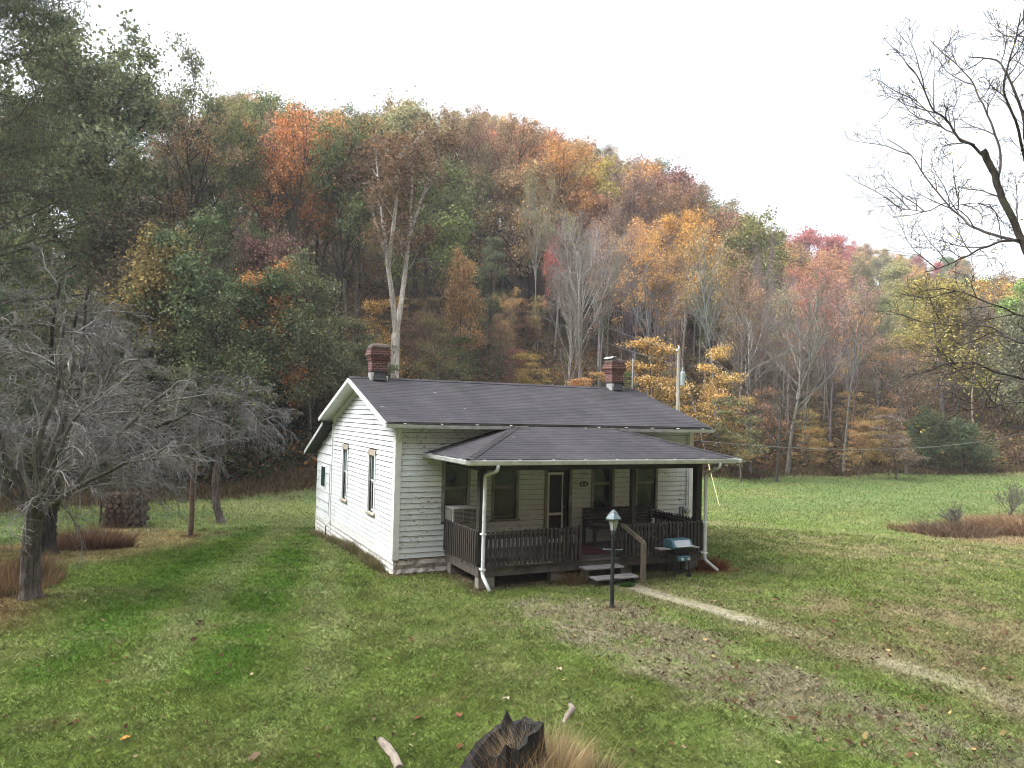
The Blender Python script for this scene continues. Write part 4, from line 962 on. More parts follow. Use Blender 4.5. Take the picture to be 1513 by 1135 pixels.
# ================================================================== TREES
def perp(d, r):
    v = np.array([r.normal(), r.normal(), r.normal()]); v -= d*v.dot(d); return v/np.linalg.norm(v)
def grow(out, p, d, L, r0, lvl, spec, r, tip=.35):
    """one branch as a polyline, then its children. spec[lvl] = dict(n seg, wob, trop, kids, k0, ang, lr, rr)"""
    s = spec[lvl]; n = s['seg']; pts = [p]; dirs = [d]
    for i in range(n):
        d = d + r.normal(0, s['wob'], 3) + np.array([0, 0, s['trop']])*(1 if not s.get('arc') else (1-2.2*i/n))
        d = d/np.linalg.norm(d); p = p+d*L/n; pts.append(p); dirs.append(d)
    t = np.linspace(0, 1, n+1); rad = r0*(1-t*(1-tip)); out.append((np.array(pts), rad, lvl))
    if lvl+1 >= len(spec): return
    kids = s['kids']; kids = int(kids*r.uniform(.8, 1.25)+.5)
    for k in range(kids):
        u = s['k0']+(1-s['k0'])*((k+r.uniform(.1, .9))/kids) if kids > 1 else r.uniform(s['k0'], 1)
        u = min(u, .98); i = min(int(u*n), n-1); f = u*n-i; q = pts[i]*(1-f)+pts[i+1]*f; dd = dirs[i+1]
        ang = math.radians(r.normal(s['ang'], s.get('angs', 9))); pv = perp(dd, r); nd_ = dd*math.cos(ang)+pv*math.sin(ang)
        if s.get('flat'): nd_[2] *= s['flat']
        nd_ /= np.linalg.norm(nd_); sh = s['shape'](u) if 'shape' in s else 1-.55*(u-s['k0'])
        rr = min(r0*(1-u*(1-tip))*.75, r0*s['rr']*r.uniform(.8, 1.15)); grow(out, q, nd_, L*s['lr']*sh*r.uniform(.75, 1.2), rr, lvl+1, spec, r, tip)

r_tub = np.random.default_rng(1)
def tubes(br, sides=(9, 6, 4, 3, 3, 3), minr=.006, lv=None):
    V = []; F = []; base = 0
    for pts, rad, lvl in br:
        if lv is not None and lvl not in lv: continue
        n = sides[min(lvl, 5)]; k = len(pts); rad = np.maximum(rad, minr)
        tg = np.gradient(pts, axis=0); tg /= np.linalg.norm(tg, axis=1)[:, None]+1e-9
        ref = np.array([0, 0, 1.]) if abs(tg[0][2]) < .9 else np.array([1., 0, 0]); a = np.cross(tg, ref); a /= np.linalg.norm(a, axis=1)[:, None]+1e-9; b = np.cross(tg, a)
        th_ = np.arange(n)*2*math.pi/n
        if lvl == 0 and n >= 12:
            n = 28; th_ = np.arange(n)*2*math.pi/n; zz = pts[:, 2][:, None]; mod = 1+.10*np.sin(3*th_[None]+1.3*zz)+.06*np.sin(7*th_[None]-2.1*zz)+.05*np.sin(13*th_[None]+zz*3)+r_tub.normal(0, .025, (k, n)); rad = rad[:, None]*mod
        else: rad = np.repeat(rad[:, None], n, 1)
        ring = pts[:, None]+rad[:, :, None]*(a[:, None]*np.cos(th_)[None, :, None]+b[:, None]*np.sin(th_)[None, :, None])
        V.append(ring.reshape(-1, 3)); i = (np.arange(k-1)[:, None]*n+np.arange(n)[None]).ravel(); j = (np.arange(k-1)[:, None]*n+(np.arange(n)+1)[None] % n).ravel()
        F.append(np.stack([i, j, j+n, i+n], 1)+base); base += k*n
    return np.concatenate(V), np.concatenate(F)

def leafset(br, r, ncl, per, sig, sigz, size, lvmin=2, zmin=None, aspect=.6, hang=0.0):
    P = np.concatenate([b[0][len(b[0])//3:] for b in br if b[2] >= lvmin])
    if zmin is not None: P = P[P[:, 2] > zmin]
    c = P[r.integers(0, len(P), ncl)]; cs = r.uniform(.5, 1.3, ncl); n = ncl*per
    o = r.normal(0, 1, (ncl, per, 3)); o *= (cs[:, None]*sig)[:, :, None]; o[:, :, 2] *= sigz/sig; p = (c[:, None]+o).reshape(-1, 3)
    a = r.normal(0, 1, (n, 3)); a[:, 2] *= .55; a[:, 2] -= hang*1.5; a /= np.linalg.norm(a, axis=1)[:, None]; b = np.cross(a, r.normal(0, 1, (n, 3))); b /= np.linalg.norm(b, axis=1)[:, None]+1e-9
    s = size*r.uniform(.55, 1.3, n)[:, None]; a = a*s; b = b*s*aspect
    v = np.stack([p-a, p-b*.8, p+a, p+b], 1).reshape(-1, 3); i = np.arange(n)*4; return v, np.stack([i, i+1, i+2, i+3], 1)

def proto(name, spec, H0, r0, seed, leaves=None, lvtrunk=None, sides=(9, 6, 4, 3, 3, 3), minr=.006, d0=(0, 0, 1)):
    r = np.random.default_rng(seed); br = []; grow(br, np.array([0, 0, -.3]), np.array(d0, float)/np.linalg.norm(d0), H0, r0, 0, spec, r)
    # flare at the root
    br[0][1][0] *= 1.5
    v, f = tubes(br, sides, minr); tm = npmesh(name+'_trunk', v, [f]); tm.materials.append(M['bark']); tm.polygons.foreach_set('use_smooth', np.ones(len(f), bool))
    cm = None
    if leaves:
        v2, f2 = leafset(br, r, **leaves); cm = npmesh(name+'_crown', v2, [f2]); cm.materials.append(M['leaf'])
        top = np.percentile(v2[:, 2], 99.7); wid = np.percentile(np.hypot(v2[:, 0], v2[:, 1]), 97)
    else: top = v[:, 2].max(); wid = np.percentile(np.hypot(v[:, 0], v[:, 1]), 98)
    return dict(trunk=tm, crown=cm, top=top, wid=wid)

def tall(name, seed, bole=.45, leafn=260, spread=.34, size=.135, kids=15, per=62, sig=.62):
    sp = [dict(seg=9, wob=.05, trop=.03, kids=kids, k0=bole, ang=40, lr=spread, rr=.40, shape=lambda u: 1.15-.8*abs(u-.62)),
          dict(seg=6, wob=.12, trop=.10, kids=6, k0=.3, ang=42, lr=.48, rr=.5), dict(seg=4, wob=.16, trop=.05, kids=4, k0=.25, ang=42, lr=.5, rr=.5), dict(seg=3, wob=.2, trop=.0, kids=0, k0=0, ang=40, lr=.5, rr=.5)]
    return proto(name, sp, 20, .23, seed, dict(ncl=leafn, per=per, sig=sig, sigz=sig*.6, size=size, lvmin=2))
def maple(name, seed, leafn=230, size=.11):
    sp = [dict(seg=7, wob=.07, trop=.03, kids=17, k0=.14, ang=64, lr=.42, rr=.35, shape=lambda u: 1.2-.95*u),
          dict(seg=5, wob=.10, trop=.03, kids=6, k0=.25, ang=42, lr=.42, rr=.5, flat=.35), dict(seg=3, wob=.15, trop=.0, kids=3, k0=.3, ang=40, lr=.5, rr=.5, flat=.3), dict(seg=2, wob=.2, trop=0, kids=0, k0=0, ang=30, lr=.5, rr=.5)]
    return proto(name, sp, 10, .10, seed, dict(ncl=leafn, per=36, sig=.55, sigz=.13, size=size, lvmin=1))
def round_(name, seed, leafn=420, size=.15):
    sp = [dict(seg=7, wob=.06, trop=.03, kids=16, k0=.25, ang=50, lr=.42, rr=.42, shape=lambda u: 1.1-.6*u),
          dict(seg=5, wob=.12, trop=.08, kids=6, k0=.3, ang=42, lr=.5, rr=.5), dict(seg=3, wob=.16, trop=.02, kids=4, k0=.3, ang=42, lr=.5, rr=.5), dict(seg=2, wob=.2, trop=0, kids=0, k0=0, ang=30, lr=.5, rr=.5)]
    return proto(name, sp, 14, .18, seed, dict(ncl=leafn, per=36, sig=.6, sigz=.42, size=size, lvmin=1))
def bare(name, seed, kids=14, bole=.35, ang=32, leaves=None):
    sp = [dict(seg=9, wob=.05, trop=.03, kids=kids, k0=bole, ang=ang, lr=.36, rr=.42, shape=lambda u: 1.2-.8*abs(u-.6)),
          dict(seg=6, wob=.10, trop=.12, kids=7, k0=.25, ang=36, lr=.46, rr=.5), dict(seg=4, wob=.13, trop=.07, kids=4, k0=.2, ang=36, lr=.5, rr=.5), dict(seg=3, wob=.16, trop=.04, kids=2, k0=.2, ang=34, lr=.55, rr=.55), dict(seg=2, wob=.2, trop=.0, kids=0, k0=0, ang=30, lr=.5, rr=.5)]
    return proto(name, sp, 20, .17, seed, leaves, minr=.009)
def conifer(name, seed):
    sp = [dict(seg=8, wob=.02, trop=.03, kids=60, k0=.06, ang=84, lr=.30, rr=.22, angs=6, shape=lambda u: 1.2-1.05*u),
          dict(seg=5, wob=.07, trop=-.02, kids=7, k0=.2, ang=48, lr=.38, rr=.5, flat=.3), dict(seg=3, wob=.1, trop=-.04, kids=0, k0=0, ang=40, lr=.5, rr=.5)]
    return proto(name, sp, 14, .18, seed, dict(ncl=620, per=34, sig=.32, sigz=.16, size=.11, lvmin=1, aspect=.3, hang=.6))

PR_ = {}
PR_['tall'] = [tall('tall', 11), tall('tall', 12, .5, 300), tall('tall', 13, .38, 240, .38), tall('tall', 14, .55, 220)]
PR_['airy'] = [tall('airy', 17, .34, 170, .30, size=.16, per=80, sig=.62), tall('airy', 18, .3, 150, .32, size=.16, per=80, sig=.6)]
PR_['sparse'] = [tall('sparse', 15, .45, 110), tall('sparse', 16, .5, 90)]
PR_['round'] = [round_('round', 21), round_('round', 22), round_('round', 23, 360)]
PR_['maple'] = [maple('maple', 31), maple('maple', 32, 260), maple('maple', 33, 170)]
PR_['bare'] = [bare('bare', 41), bare('bare', 42, 11, .45, 28), bare('bare', 43, 17, .25, 38)]
PR_['conifer'] = [conifer('conifer', 51)]
def bush(name, seed):
    sp = [dict(seg=5, wob=.08, trop=.03, kids=34, k0=.03, ang=44, lr=.75, rr=.35, shape=lambda u: 1.05-.75*u),
          dict(seg=5, wob=.10, trop=.06, arc=True, kids=7, k0=.3, ang=36, lr=.4, rr=.5), dict(seg=3, wob=.14, trop=-.1, kids=0, k0=.3, ang=40, lr=.5, rr=.5)]
    return proto(name, sp, 5, .08, seed, dict(ncl=560, per=42, sig=.24, sigz=.2, size=.11, lvmin=1, aspect=.3, hang=.5))
PR_['bush'] = [bush('bush', 61)]

NAMES = dict(airy='forest_tree', tall='forest_tree', sparse='forest_tree', round='broadleaf_tree', maple='maple_tree', bare='bare_tree', conifer='evergreen_tree', bush='evergreen_bush')
def put(kind, x, y, z, h, wide, ccol, bcol, label, group=None, i=None, rz=None, name=None, lean=0):
    P = PR_[kind]; P = P[(random.randrange(len(P)) if i is None else i)]
    o = empty(name or NAMES[kind], (x, y, z), label, 'tree', group, random.uniform(0, 6.28) if rz is None else rz)
    s = h/P['top']; sw = wide/P['wid'] if wide else s*(random.uniform(.58, .82) if kind in ('tall', 'sparse', 'bare') else random.uniform(.75, 1.0)); o.scale = (sw, sw, s)
    if lean: o.rotation_euler[0] = lean
    for nm, me, c in (('trunk', P['trunk'], bcol), ('crown', P['crown'], ccol)):
        if me is None: continue
        q_ = bpy.data.objects.new(nm, me); C.objects.link(q_); q_.parent = o; q_.color = (*c, 1)
    return o
COL = dict(dgreen=(.066, .090, .042), green=(.080, .100, .044), olive=(.120, .115, .040), ygreen=(.165, .165, .038), rust=(.150, .100, .052), brown=(.130, .090, .048), orange=(.25, .145, .050), yellow=(.33, .20, .045), red=(.22, .055, .045), mauve=(.12, .098, .07), tan=(.19, .13, .075), gold=(.25, .15, .035))
GREY = (.20, .185, .165); PALE = (.29, .27, .24); DARK = (.055, .045, .038); MID = (.12, .10, .085)
SKX = [0, 60, 130, 180, 240, 290, 320, 370, 400, 450, 520, 550, 640, 700, 760, 800, 850, 900, 960, 1010, 1040, 1080, 1120, 1150, 1200, 1290, 1340, 1400, 1440, 1513, 1700]
SKY = [30, 55, 35, 30, 75, 115, 140, 142, 160, 168, 160, 150, 160, 168, 180, 195, 215, 228, 240, 265, 285, 300, 322, 332, 335, 333, 345, 372, 360, 355, 350]
COL = {k: tuple(2.05*(.72*v_+.28*sum(c_)/3) for v_ in c_) for k, c_ in COL.items()}
def jit(c, a=.14): return tuple(max(.004, v*random.uniform(1-a, 1+a)) for v in c)
def tree(kind, px, dist, pytop, wide, ck, bcol, label, group=None, i=None, name=None, lean=0, rz=None):
    x, y, z = at(px, dist, 520); h = max(2.0, ztop(px, pytop, dist)-z); return put(kind, x, y, z, h, wide, jit(COL[ck], .06), bcol, label, group, i, rz, name, lean)

# --- trees one can name
tree('airy', 180, 44, 28, 5.2, 'green', DARK, 'tallest dark green tree on the left, its high crown breaking the sky', i=0)
tree('airy', 40, 42, 48, 4.2, 'green', DARK, 'leafy green tree at the far left edge behind the pine boughs', i=1)
tree('airy', 110, 48, 52, 4.4, 'green', DARK, 'tall loose green tree with sky showing through, behind the left pine', i=1)
tree('airy', 255, 50, 84, 4.0, 'green', DARK, 'tall green tree just right of the tallest crown, stepping down the skyline', i=0)
tree('tall', 300, 54, 132, 3.6, 'olive', DARK, 'green-brown tree at the notch where the left skyline drops', i=3)
tree('sparse', 262, 46, 150, 3.6, 'rust', DARK, 'thin rusty-leaved tree leaning in front of the tall green crowns at upper left', lean=.05, i=0)
tree('tall', 368, 62, 142, 4.0, 'green', DARK, 'green rounded crown standing on dark double trunks left of the centre skyline', i=0)
tree('tall', 452, 66, 166, 4.6, 'green', MID, 'broad green crown on the skyline above and left of the left chimney', i=2)
tree('tall', 508, 74, 168, 4.0, 'green', MID, 'green crown tucked left of the pinkish brown crown', i=1)
tree('bare', 550, 96, 135, 3.0, 'mauve', GREY, 'thin bare tree poking above the skyline over the left chimney')
tree('tall', 632, 88, 152, 3.4, 'green', MID, 'small green crown peeking over the pinkish brown crown on the skyline', i=3)
tree('round', 675, 58, 368, 1.9, 'orange', MID, 'bright orange maple just left of the hillside pole', i=0, name='maple_tree')
tree('conifer', 722, 66, 352, 3.0, 'dgreen', DARK, 'dark green evergreen behind the hillside pole', i=0)
tree('sparse', 790, 74, 250, 2.6, 'olive', PALE, 'tall slim tree with bright grey trunk right of the hillside pole', i=1)
tree('tall', 812, 64, 330, 1.5, 'red', MID, 'narrow salmon red tree right of the hillside pole', i=3)
tree('round', 960, 118, 236, 4.6, 'dgreen', MID, 'dark green round crown on the skyline where the ridge begins to drop')
tree('tall', 905, 105, 250, 5, 'tan', MID, 'pale yellowish crown on the skyline above the right chimney')
tree('bare', 870, 52, 300, 3.4, 'mauve', PALE, 'tall pale bare tree directly above and left of the right chimney', i=1)
tree('bare', 836, 50, 345, 2.2, 'mauve', PALE, 'pale bare tree with straight trunk standing between the chimneys, toward the right one', i=0)
tree('bare', 1110, 52, 395, 4.2, 'mauve', GREY, 'grey bare tree with spreading limbs behind the field, right of the transformer pole', i=2)
tree('bare', 1165, 54, 385, 4.6, 'mauve', GREY, 'large grey bare tree at the field edge with many twisting limbs', i=0)
tree('bare', 1150, 50, 520, 3.4, 'mauve', (.09, .08, .07), 'dark crooked bare tree leaning right at the field edge', lean=.0, i=2)
tree('sparse', 1340, 63, 500, 2.6, 'tan', GREY, 'bare-trunked tree standing at the field edge beside the dark evergreen bushes', i=0)
tree('maple', 1065, 50, 508, 2.2, 'yellow', MID, 'yellow-orange maple just right of the transformer pole', i=0)
tree('maple', 975, 50, 502, 3.0, 'gold', MID, 'yellow-green maple behind the right chimney and left of the transformer pole', i=1)
tree('maple', 548, 50, 440, 2.4, 'gold', MID, 'small yellow-leaved maple right behind the left chimney', i=2)
tree('maple', 650, 52, 470, 2.2, 'olive', PALE, 'small green-yellow maple with crooked pale stem behind the roof ridge', i=0)
tree('round', 1185, 190, 338, 9, 'red', MID, 'big crimson crown on the far ridge, left of the other red one', i=0)
tree('round', 1232, 185, 345, 6.5, 'red', MID, 'big crimson crown on the far ridge, right one of the two', i=1)
tree('round', 1205, 150, 370, 6.0, 'orange', MID, 'orange crown below the crimson crowns on the far ridge', i=2)
tree('round', 1230, 120, 420, 2.6, 'red', MID, 'small pink-red crown low under the orange crown at the right', i=1)
tree('round', 1320, 170, 385, 6.0, 'ygreen', MID, 'yellow-green dome-shaped crown on the right slope', i=0)
tree('round', 1260, 160, 378, 4.2, 'olive', MID, 'olive green pointed crown right of the crimson trees', i=2)
tree('round', 1085, 100, 318, 3.8, 'gold', MID, 'golden brown dome crown on the skyline where the near ridge ends', i=1)
tree('tall', 1000, 95, 270, 3.8, 'brown', MID, 'dark reddish brown crown right of the dark green skyline crown', i=0)
tree('bare', 1085, 112, 272, 3.2, 'mauve', GREY, 'thin leafless crown poking above the golden dome on the skyline')
tree('round', 285, 37, 315, 3.0, 'dgreen', DARK, 'dark green broadleaf tree behind the weeping tree, taller of the pair', i=0)
tree('round', 388, 39, 400, 3.2, 'dgreen', DARK, 'lower dark green broadleaf tree between weeping tree and house', i=1)
tree('round', 330, 36, 440, 2.4, 'green', DARK, 'small green tree with loose layered leaves right behind the weeping tree', i=2)
tree('round', 440, 44, 470, 3.0, 'dgreen', DARK, 'dark green tree rising behind the lean-to roof', i=0)
tree('round', 480, 45, 505, 2.0, 'dgreen', DARK, 'low dark green tree touching the left roof slope', i=2)
for k, (px, dd, py, wd, lab) in enumerate(((1362, 67, 602, 2.2, 'left dark green evergreen bush at the far field edge'), (1425, 68, 618, 2.4, 'right dark green evergreen bush at the far field edge'))):
    x, y, z = at(px, dd, 640)
    tree('bush', px, dd, py, wd, 'dgreen', DARK, lab, i=0, name='evergreen_bush')

# big double-trunked pale tree behind the house
def hero_double():
    r = np.random.default_rng(77); dist = 49; x, y, z = at(583, dist, 560); br = []
    P = lambda px, py, dd=0: p3(px, py, dist+dd)-np.array([x, y, z])
    def path(pts, r0, r1, lvl):
        pts = np.array(pts); tt = np.linspace(0, 1, len(pts)); t2 = np.linspace(0, 1, len(pts)*3); pp = np.stack([np.interp(t2, tt, pts[:, k]) for k in range(3)], 1)
        kk = np.array([.25, .5, .25]); qq = pp.copy(); qq[1:-1] = .25*pp[:-2]+.5*pp[1:-1]+.25*pp[2:]; br.append((qq, np.linspace(r0, r1, len(qq)), lvl)); return qq
    path([(0, 0, -.5), P(583, 560), P(584, 520), P(585, 492)], .30, .27, 0)
    stems = [path([P(585, 495), P(580, 440, -.5), P(572, 385, -1), P(566, 330, -1), P(560, 270, -1), P(555, 220, -1)], .19, .05, 0),
             path([P(585, 495), P(594, 440, .5), P(600, 390, 1), P(606, 330, 1), P(608, 290, 1), P(612, 220, 1)], .20, .05, 0),
             path([P(574, 390, -1), P(582, 330, -2), P(588, 270, -2), P(590, 215, -2)], .15, .05, 0), path([P(604, 350, 1), P(620, 300, 2), P(640, 255, 3), P(652, 215, 3)], .14, .05, 0),
             path([P(570, 370, -1), P(552, 320, 1), P(540, 270, 2), P(528, 230, 2)], .13, .04, 0)]
    sp = [None, dict(seg=6, wob=.12, trop=.08, kids=6, k0=.25, ang=40, lr=.5, rr=.5), dict(seg=4, wob=.15, trop=.04, kids=5, k0=.25, ang=40, lr=.5, rr=.5), dict(seg=3, wob=.2, trop=0, kids=0, k0=0, ang=40, lr=.5, rr=.5)]
    for s_ in stems:
        n = len(s_)
        for k in range(7):
            i = int(n*(.35+.6*k/7)); q_ = s_[min(i, n-1)]; a = r.uniform(0, 6.28); d = np.array([math.cos(a)*.7, math.sin(a)*.7, .75]); grow(br, q_, d/np.linalg.norm(d), r.uniform(1.7, 3.0), .045, 1, sp, r)
    o = empty('sycamore_tree', (x, y, z), 'tall pale tree forking into two trunks behind the left half of the roof', 'tree')
    v, f = tubes(br, (10, 6, 4, 3), .012); tm = npmesh('trunk', v, [f]); tm.materials.append(M['bark']); tm.polygons.foreach_set('use_smooth', np.ones(len(f), bool)); q_ = bpy.data.objects.new('trunk', tm); C.objects.link(q_); q_.parent = o; q_.color = (.46, .42, .37, 1)
    v, f = leafset(br, r, 520, 40, .5, .30, .10, lvmin=2); cm = npmesh('crown', v, [f]); cm.materials.append(M['leaf']); q_ = bpy.data.objects.new('crown', cm); C.objects.link(q_); q_.parent = o; q_.color = (.20, .135, .085, 1)
hero_double()
tree('sparse', 600, 76, 200, 3.0, 'rust', (.22, .19, .17), 'straight grey trunk close behind the pale double-trunked tree', i=1)

# --- the rest of the wood, planted zone by zone
taken = []
CW = dict(dgreen='dark green', green='green', olive='olive', ygreen='yellow-green', rust='rust-brown', brown='brown', orange='orange', yellow='yellow', red='crimson', mauve='grey-brown', tan='tan', gold='golden')
KW = dict(tall='tall tree', sparse='thin-leaved tree', round='round tree', maple='low tree', bare='bare tree', conifer='evergreen')
ORD = ['', 'second ', 'third ', 'fourth ', 'fifth ', 'sixth ', 'seventh ', 'eighth ', 'ninth ', 'tenth ', 'eleventh ', 'twelfth ', 'thirteenth ', 'fourteenth ', 'fifteenth ', 'sixteenth ', 'seventeenth ', 'eighteenth ', 'nineteenth ', 'twentieth '] + [f'{k}th ' for k in range(21, 60)]
def zone(n, pxr, dr, hr, mix, kinds, place, group, barks=(MID, DARK, GREY), gap=3.2, cap=True, hsk=(0, 25)):
    c = 0; tries = 0; rec = {}
    while c < n and tries < n*40:
        tries += 1; px = random.uniform(*pxr); dist = random.uniform(*dr); x, y, z = at(px, dist, 520)
        if any((x-a)**2+(y-b_)**2 < gap*gap for a, b_ in taken): continue
        kind = random.choice(kinds); h = random.uniform(*hr)
        if kind in ('maple',): h *= .6
        if cap:
            lim = ztop(px, np.interp(px, SKX, SKY)+random.uniform(*hsk), dist)-z
            if lim < 4: continue
            h = min(h, lim)
        taken.append((x, y)); ck = random.choice(mix); bc = random.choice(barks)
        o = put(kind, x, y, z, h, None, jit(COL[ck], .2), jit(bc, .15), 'x', group); c += 1
        rec.setdefault((CW[ck], KW[kind]) if kind != 'bare' else ('grey', 'bare tree'), []).append((px, o))
    for (cw, kw), lst in rec.items():
        lst.sort(key=lambda q: q[0])
        for i, (_, o) in enumerate(lst):
            if len(lst) == 1: o['label'] = f'only {cw} {kw} {place}'
            elif i == len(lst)-1: o['label'] = f'rightmost {cw} {kw} {place}'
            else: o['label'] = f'{ORD[i] if i else "leftmost "}{cw} {kw} {"from the left " if i else ""}{place}'
    return c
zone(12, (-60, 330), (46, 62), (11, 17), ['green', 'green', 'olive', 'brown'], ['tall', 'tall', 'sparse'], 'in the left wood behind the pine', 'trees of the left wood', (DARK,), 3.6)
zone(4, (-60, 420), (64, 84), (18, 26), ['green', 'olive', 'green', 'brown'], ['tall'], 'far back on the left ridge', 'trees on the left ridge', (DARK,), 4, hsk=(10, 50))
zone(22, (-60, 340), (35, 48), (7, 13), ['green', 'green', 'olive', 'green'], ['maple', 'round', 'maple'], 'at the foot of the left wood', 'understory trees of the left wood', (DARK,), 2.6)
zone(36, (320, 530), (52, 70), (18, 26), ['green', 'olive', 'rust', 'gold', 'tan'], ['tall', 'tall', 'sparse'], 'on the hillside left of the pale double trunk', 'slender trees left of the pale double trunk', (MID, DARK, GREY), 3.2)
zone(16, (320, 530), (38, 50), (6, 11), ['dgreen', 'green', 'green', 'gold', 'olive', 'rust'], ['maple', 'maple', 'round'], 'behind the left end of the house', 'low trees behind the left end of the house', (DARK, MID), 2.4)
zone(34, (340, 640), (72, 108), (17, 25), ['green', 'rust', 'tan', 'olive', 'gold'], ['tall', 'round'], 'high on the slope above the left chimney', 'trees on the upper slope over the left half of the roof', (MID, DARK), 3.0, hsk=(0, 22))
zone(58, (620, 850), (80, 135), (16, 26), ['rust', 'rust', 'orange', 'gold', 'tan', 'olive'], ['tall', 'tall', 'tall', 'round'], 'on the slope above the middle of the roof', 'rust coloured trees above the middle of the roof', (MID, DARK), 2.8, hsk=(-8, 18))
zone(16, (470, 800), (54, 76), (6, 10), ['rust', 'olive', 'gold', 'brown'], ['maple', 'sparse'], 'on the open slope just behind the roof ridge', 'low trees on the open slope', (MID, GREY), 3.4)
zone(48, (820, 1020), (80, 140), (16, 26), ['mauve', 'gold', 'tan', 'rust', 'olive'], ['tall', 'tall', 'sparse', 'round'], 'on the slope above the right chimney', 'muted trees above the right chimney', (GREY, MID), 3.0, hsk=(-8, 20))
zone(26, (820, 1090), (52, 80), (12, 18), ['gold', 'tan', 'mauve', 'olive'], ['bare', 'sparse', 'sparse', 'tall'], 'in the thicket behind the right chimney', 'slim leafless trees behind the right half of the house', (GREY, PALE), 2.6)
zone(14, (840, 1100), (48, 64), (5, 9), ['gold', 'orange', 'olive', 'yellow', 'rust'], ['maple'], 'near the transformer pole', 'small bright trees behind the right half of the house', (MID,), 2.4)
zone(34, (1010, 1170), (70, 130), (13, 21), ['gold', 'gold', 'olive', 'rust', 'tan'], ['tall', 'round', 'bare'], 'where the near ridge drops', 'trees where the near ridge drops', (GREY, MID), 3.0, hsk=(-4, 18))
zone(24, (1080, 1260), (59, 95), (12, 16), ['tan', 'tan', 'gold'], ['bare', 'bare', 'sparse', 'sparse'], 'among the leafless trees behind the green field', 'leafless trees behind the left part of the field', (GREY, PALE), 2.8)
zone(24, (1040, 1325), (57, 72), (5, 9), ['orange', 'gold', 'rust', 'orange', 'olive', 'brown'], ['maple'], 'along the edge of the green field', 'low orange trees along the field edge', (MID,), 2.5)
zone(34, (1180, 1420), (82, 150), (11, 17), ['gold', 'ygreen', 'olive', 'ygreen', 'tan', 'olive'], ['round', 'tall', 'round'], 'on the slope right of the leafless trees', 'golden and olive trees on the right slope', (MID, GREY), 4.2)
zone(34, (1380, 1640), (78, 150), (13, 18), ['ygreen', 'olive', 'gold', 'ygreen', 'olive', 'brown'], ['round', 'tall'], 'behind the branches at the right edge', 'yellow-green trees behind the right edge branches', (MID, GREY), 4.0)
zone(12, (1480, 1640), (80, 92), (6, 10), ['orange', 'gold', 'orange'], ['maple', 'round'], 'low behind the field at the right edge', 'low orange trees at the right end of the field', (MID,), 3.0)
zone(52, (1130, 1420), (215, 285), (12, 15), ['red', 'rust', 'gold', 'orange', 'olive', 'green', 'tan', 'red'], ['round'], 'on the far hilltop', 'distant crowns on the far hilltop', (MID,), 6.0, hsk=(-3, 12))
zone(22, (1150, 1420), (160, 210), (12, 15), ['rust', 'orange', 'olive', 'ygreen', 'tan', 'gold'], ['round'], 'on the slope below the far hilltop', 'distant crowns below the far hilltop', (MID,), 6.5, hsk=(18, 60))

# --- shrubs and saplings filling the forest floor: nobody could count them
def undergrowth(n, seed):
    r = np.random.default_rng(seed); px = r.uniform(-100, 1650, n); V = []; Cc = []; edge = np.interp(px, [k for k, _ in HK], [t_[0][0] for _, t_ in HK])
    dist = edge+1.0+r.gamma(1.4, 17, n); d = np.arctan((px-756.5)/FPX)+YAW; x = CX+np.sin(d)*dist; y = CY+np.cos(d)*dist; z = terrain(x, y)
    pal = np.array([(.09, .06, .04), (.13, .08, .05), (.10, .095, .04), (.05, .06, .03), (.21, .11, .04), (.15, .12, .06), (.07, .045, .035)]); per = 95
    pr_ = np.array([.22, .2, .14, .12, .10, .12, .10])
    ci = r.choice(7, n, p=pr_/pr_.sum()); lf = (px < 480) & (r.random(n) < .5); ci[lf] = 3
    s = r.uniform(.5, 1.5, n)*np.where(dist-edge < 8, 1.0, 1.2); o = r.normal(0, 1, (n, per, 3))*s[:, None, None]*np.array([.75, .75, .38]); c = np.stack([x, y, z+s*.55], 1)[:, None]+o
    c[:, :, 2] = np.maximum(c[:, :, 2], z[:, None]); c = c.reshape(-1, 3); m_ = len(c); a = r.normal(0, 1, (m_, 3)); a[:, 2] *= .6; a /= np.linalg.norm(a, axis=1)[:, None]; b_ = np.cross(a, r.normal(0, 1, (m_, 3))); b_ /= np.linalg.norm(b_, axis=1)[:, None]
    q_ = r.uniform(.06, .17, m_)[:, None]; v = np.stack([c-a*q_, c-b_*q_*.6, c+a*q_, c+b_*q_*.6], 1).reshape(-1, 3); i = np.arange(m_)*4
    me = npmesh('undergrowth', v, [np.stack([i, i+1, i+2, i+3], 1)]); cc = np.repeat(1.4*pal[ci]*r.uniform(.8, 1.25, (n, 1)), per*4, axis=0); add_col(me, 'Col', cc); return link('undergrowth', me, M['blade'])
tag(undergrowth(4600, 3), 'brown and green shrubs and brambles covering the forest floor', 'undergrowth', kind='stuff')
r = np.random.default_rng(12); n = 26000; px = r.uniform(-100, 1650, n); edge = np.interp(px, [k for k, _ in HK], [t_[0][0] for _, t_ in HK]); dist = edge-.2+r.normal(0, .8, n); d = np.arctan((px-756.5)/FPX)+YAW
o = blades(n, 0, 0, 0, 0, lambda x, y, d, r: r.uniform(.15, .45, len(x)), 'dead_grass_fringe', 13, wk=.0010, pos=(CX+np.sin(d)*dist, CY+np.cos(d)*dist), lean=.4)
cc = np.ones((n*4, 4), np.float32); cc[:, :3] = np.repeat(np.array([(.13, .075, .045), (.10, .07, .04), (.16, .11, .065), (.10, .10, .045), (.20, .15, .09), (.16, .125, .07)])[r.integers(0, 6, n)], 4, axis=0); o.data.color_attributes['Col'].data.foreach_set('color', cc.ravel())
tag(o, 'strip of reddish dead grass between field and wood', 'grass', kind='stuff')

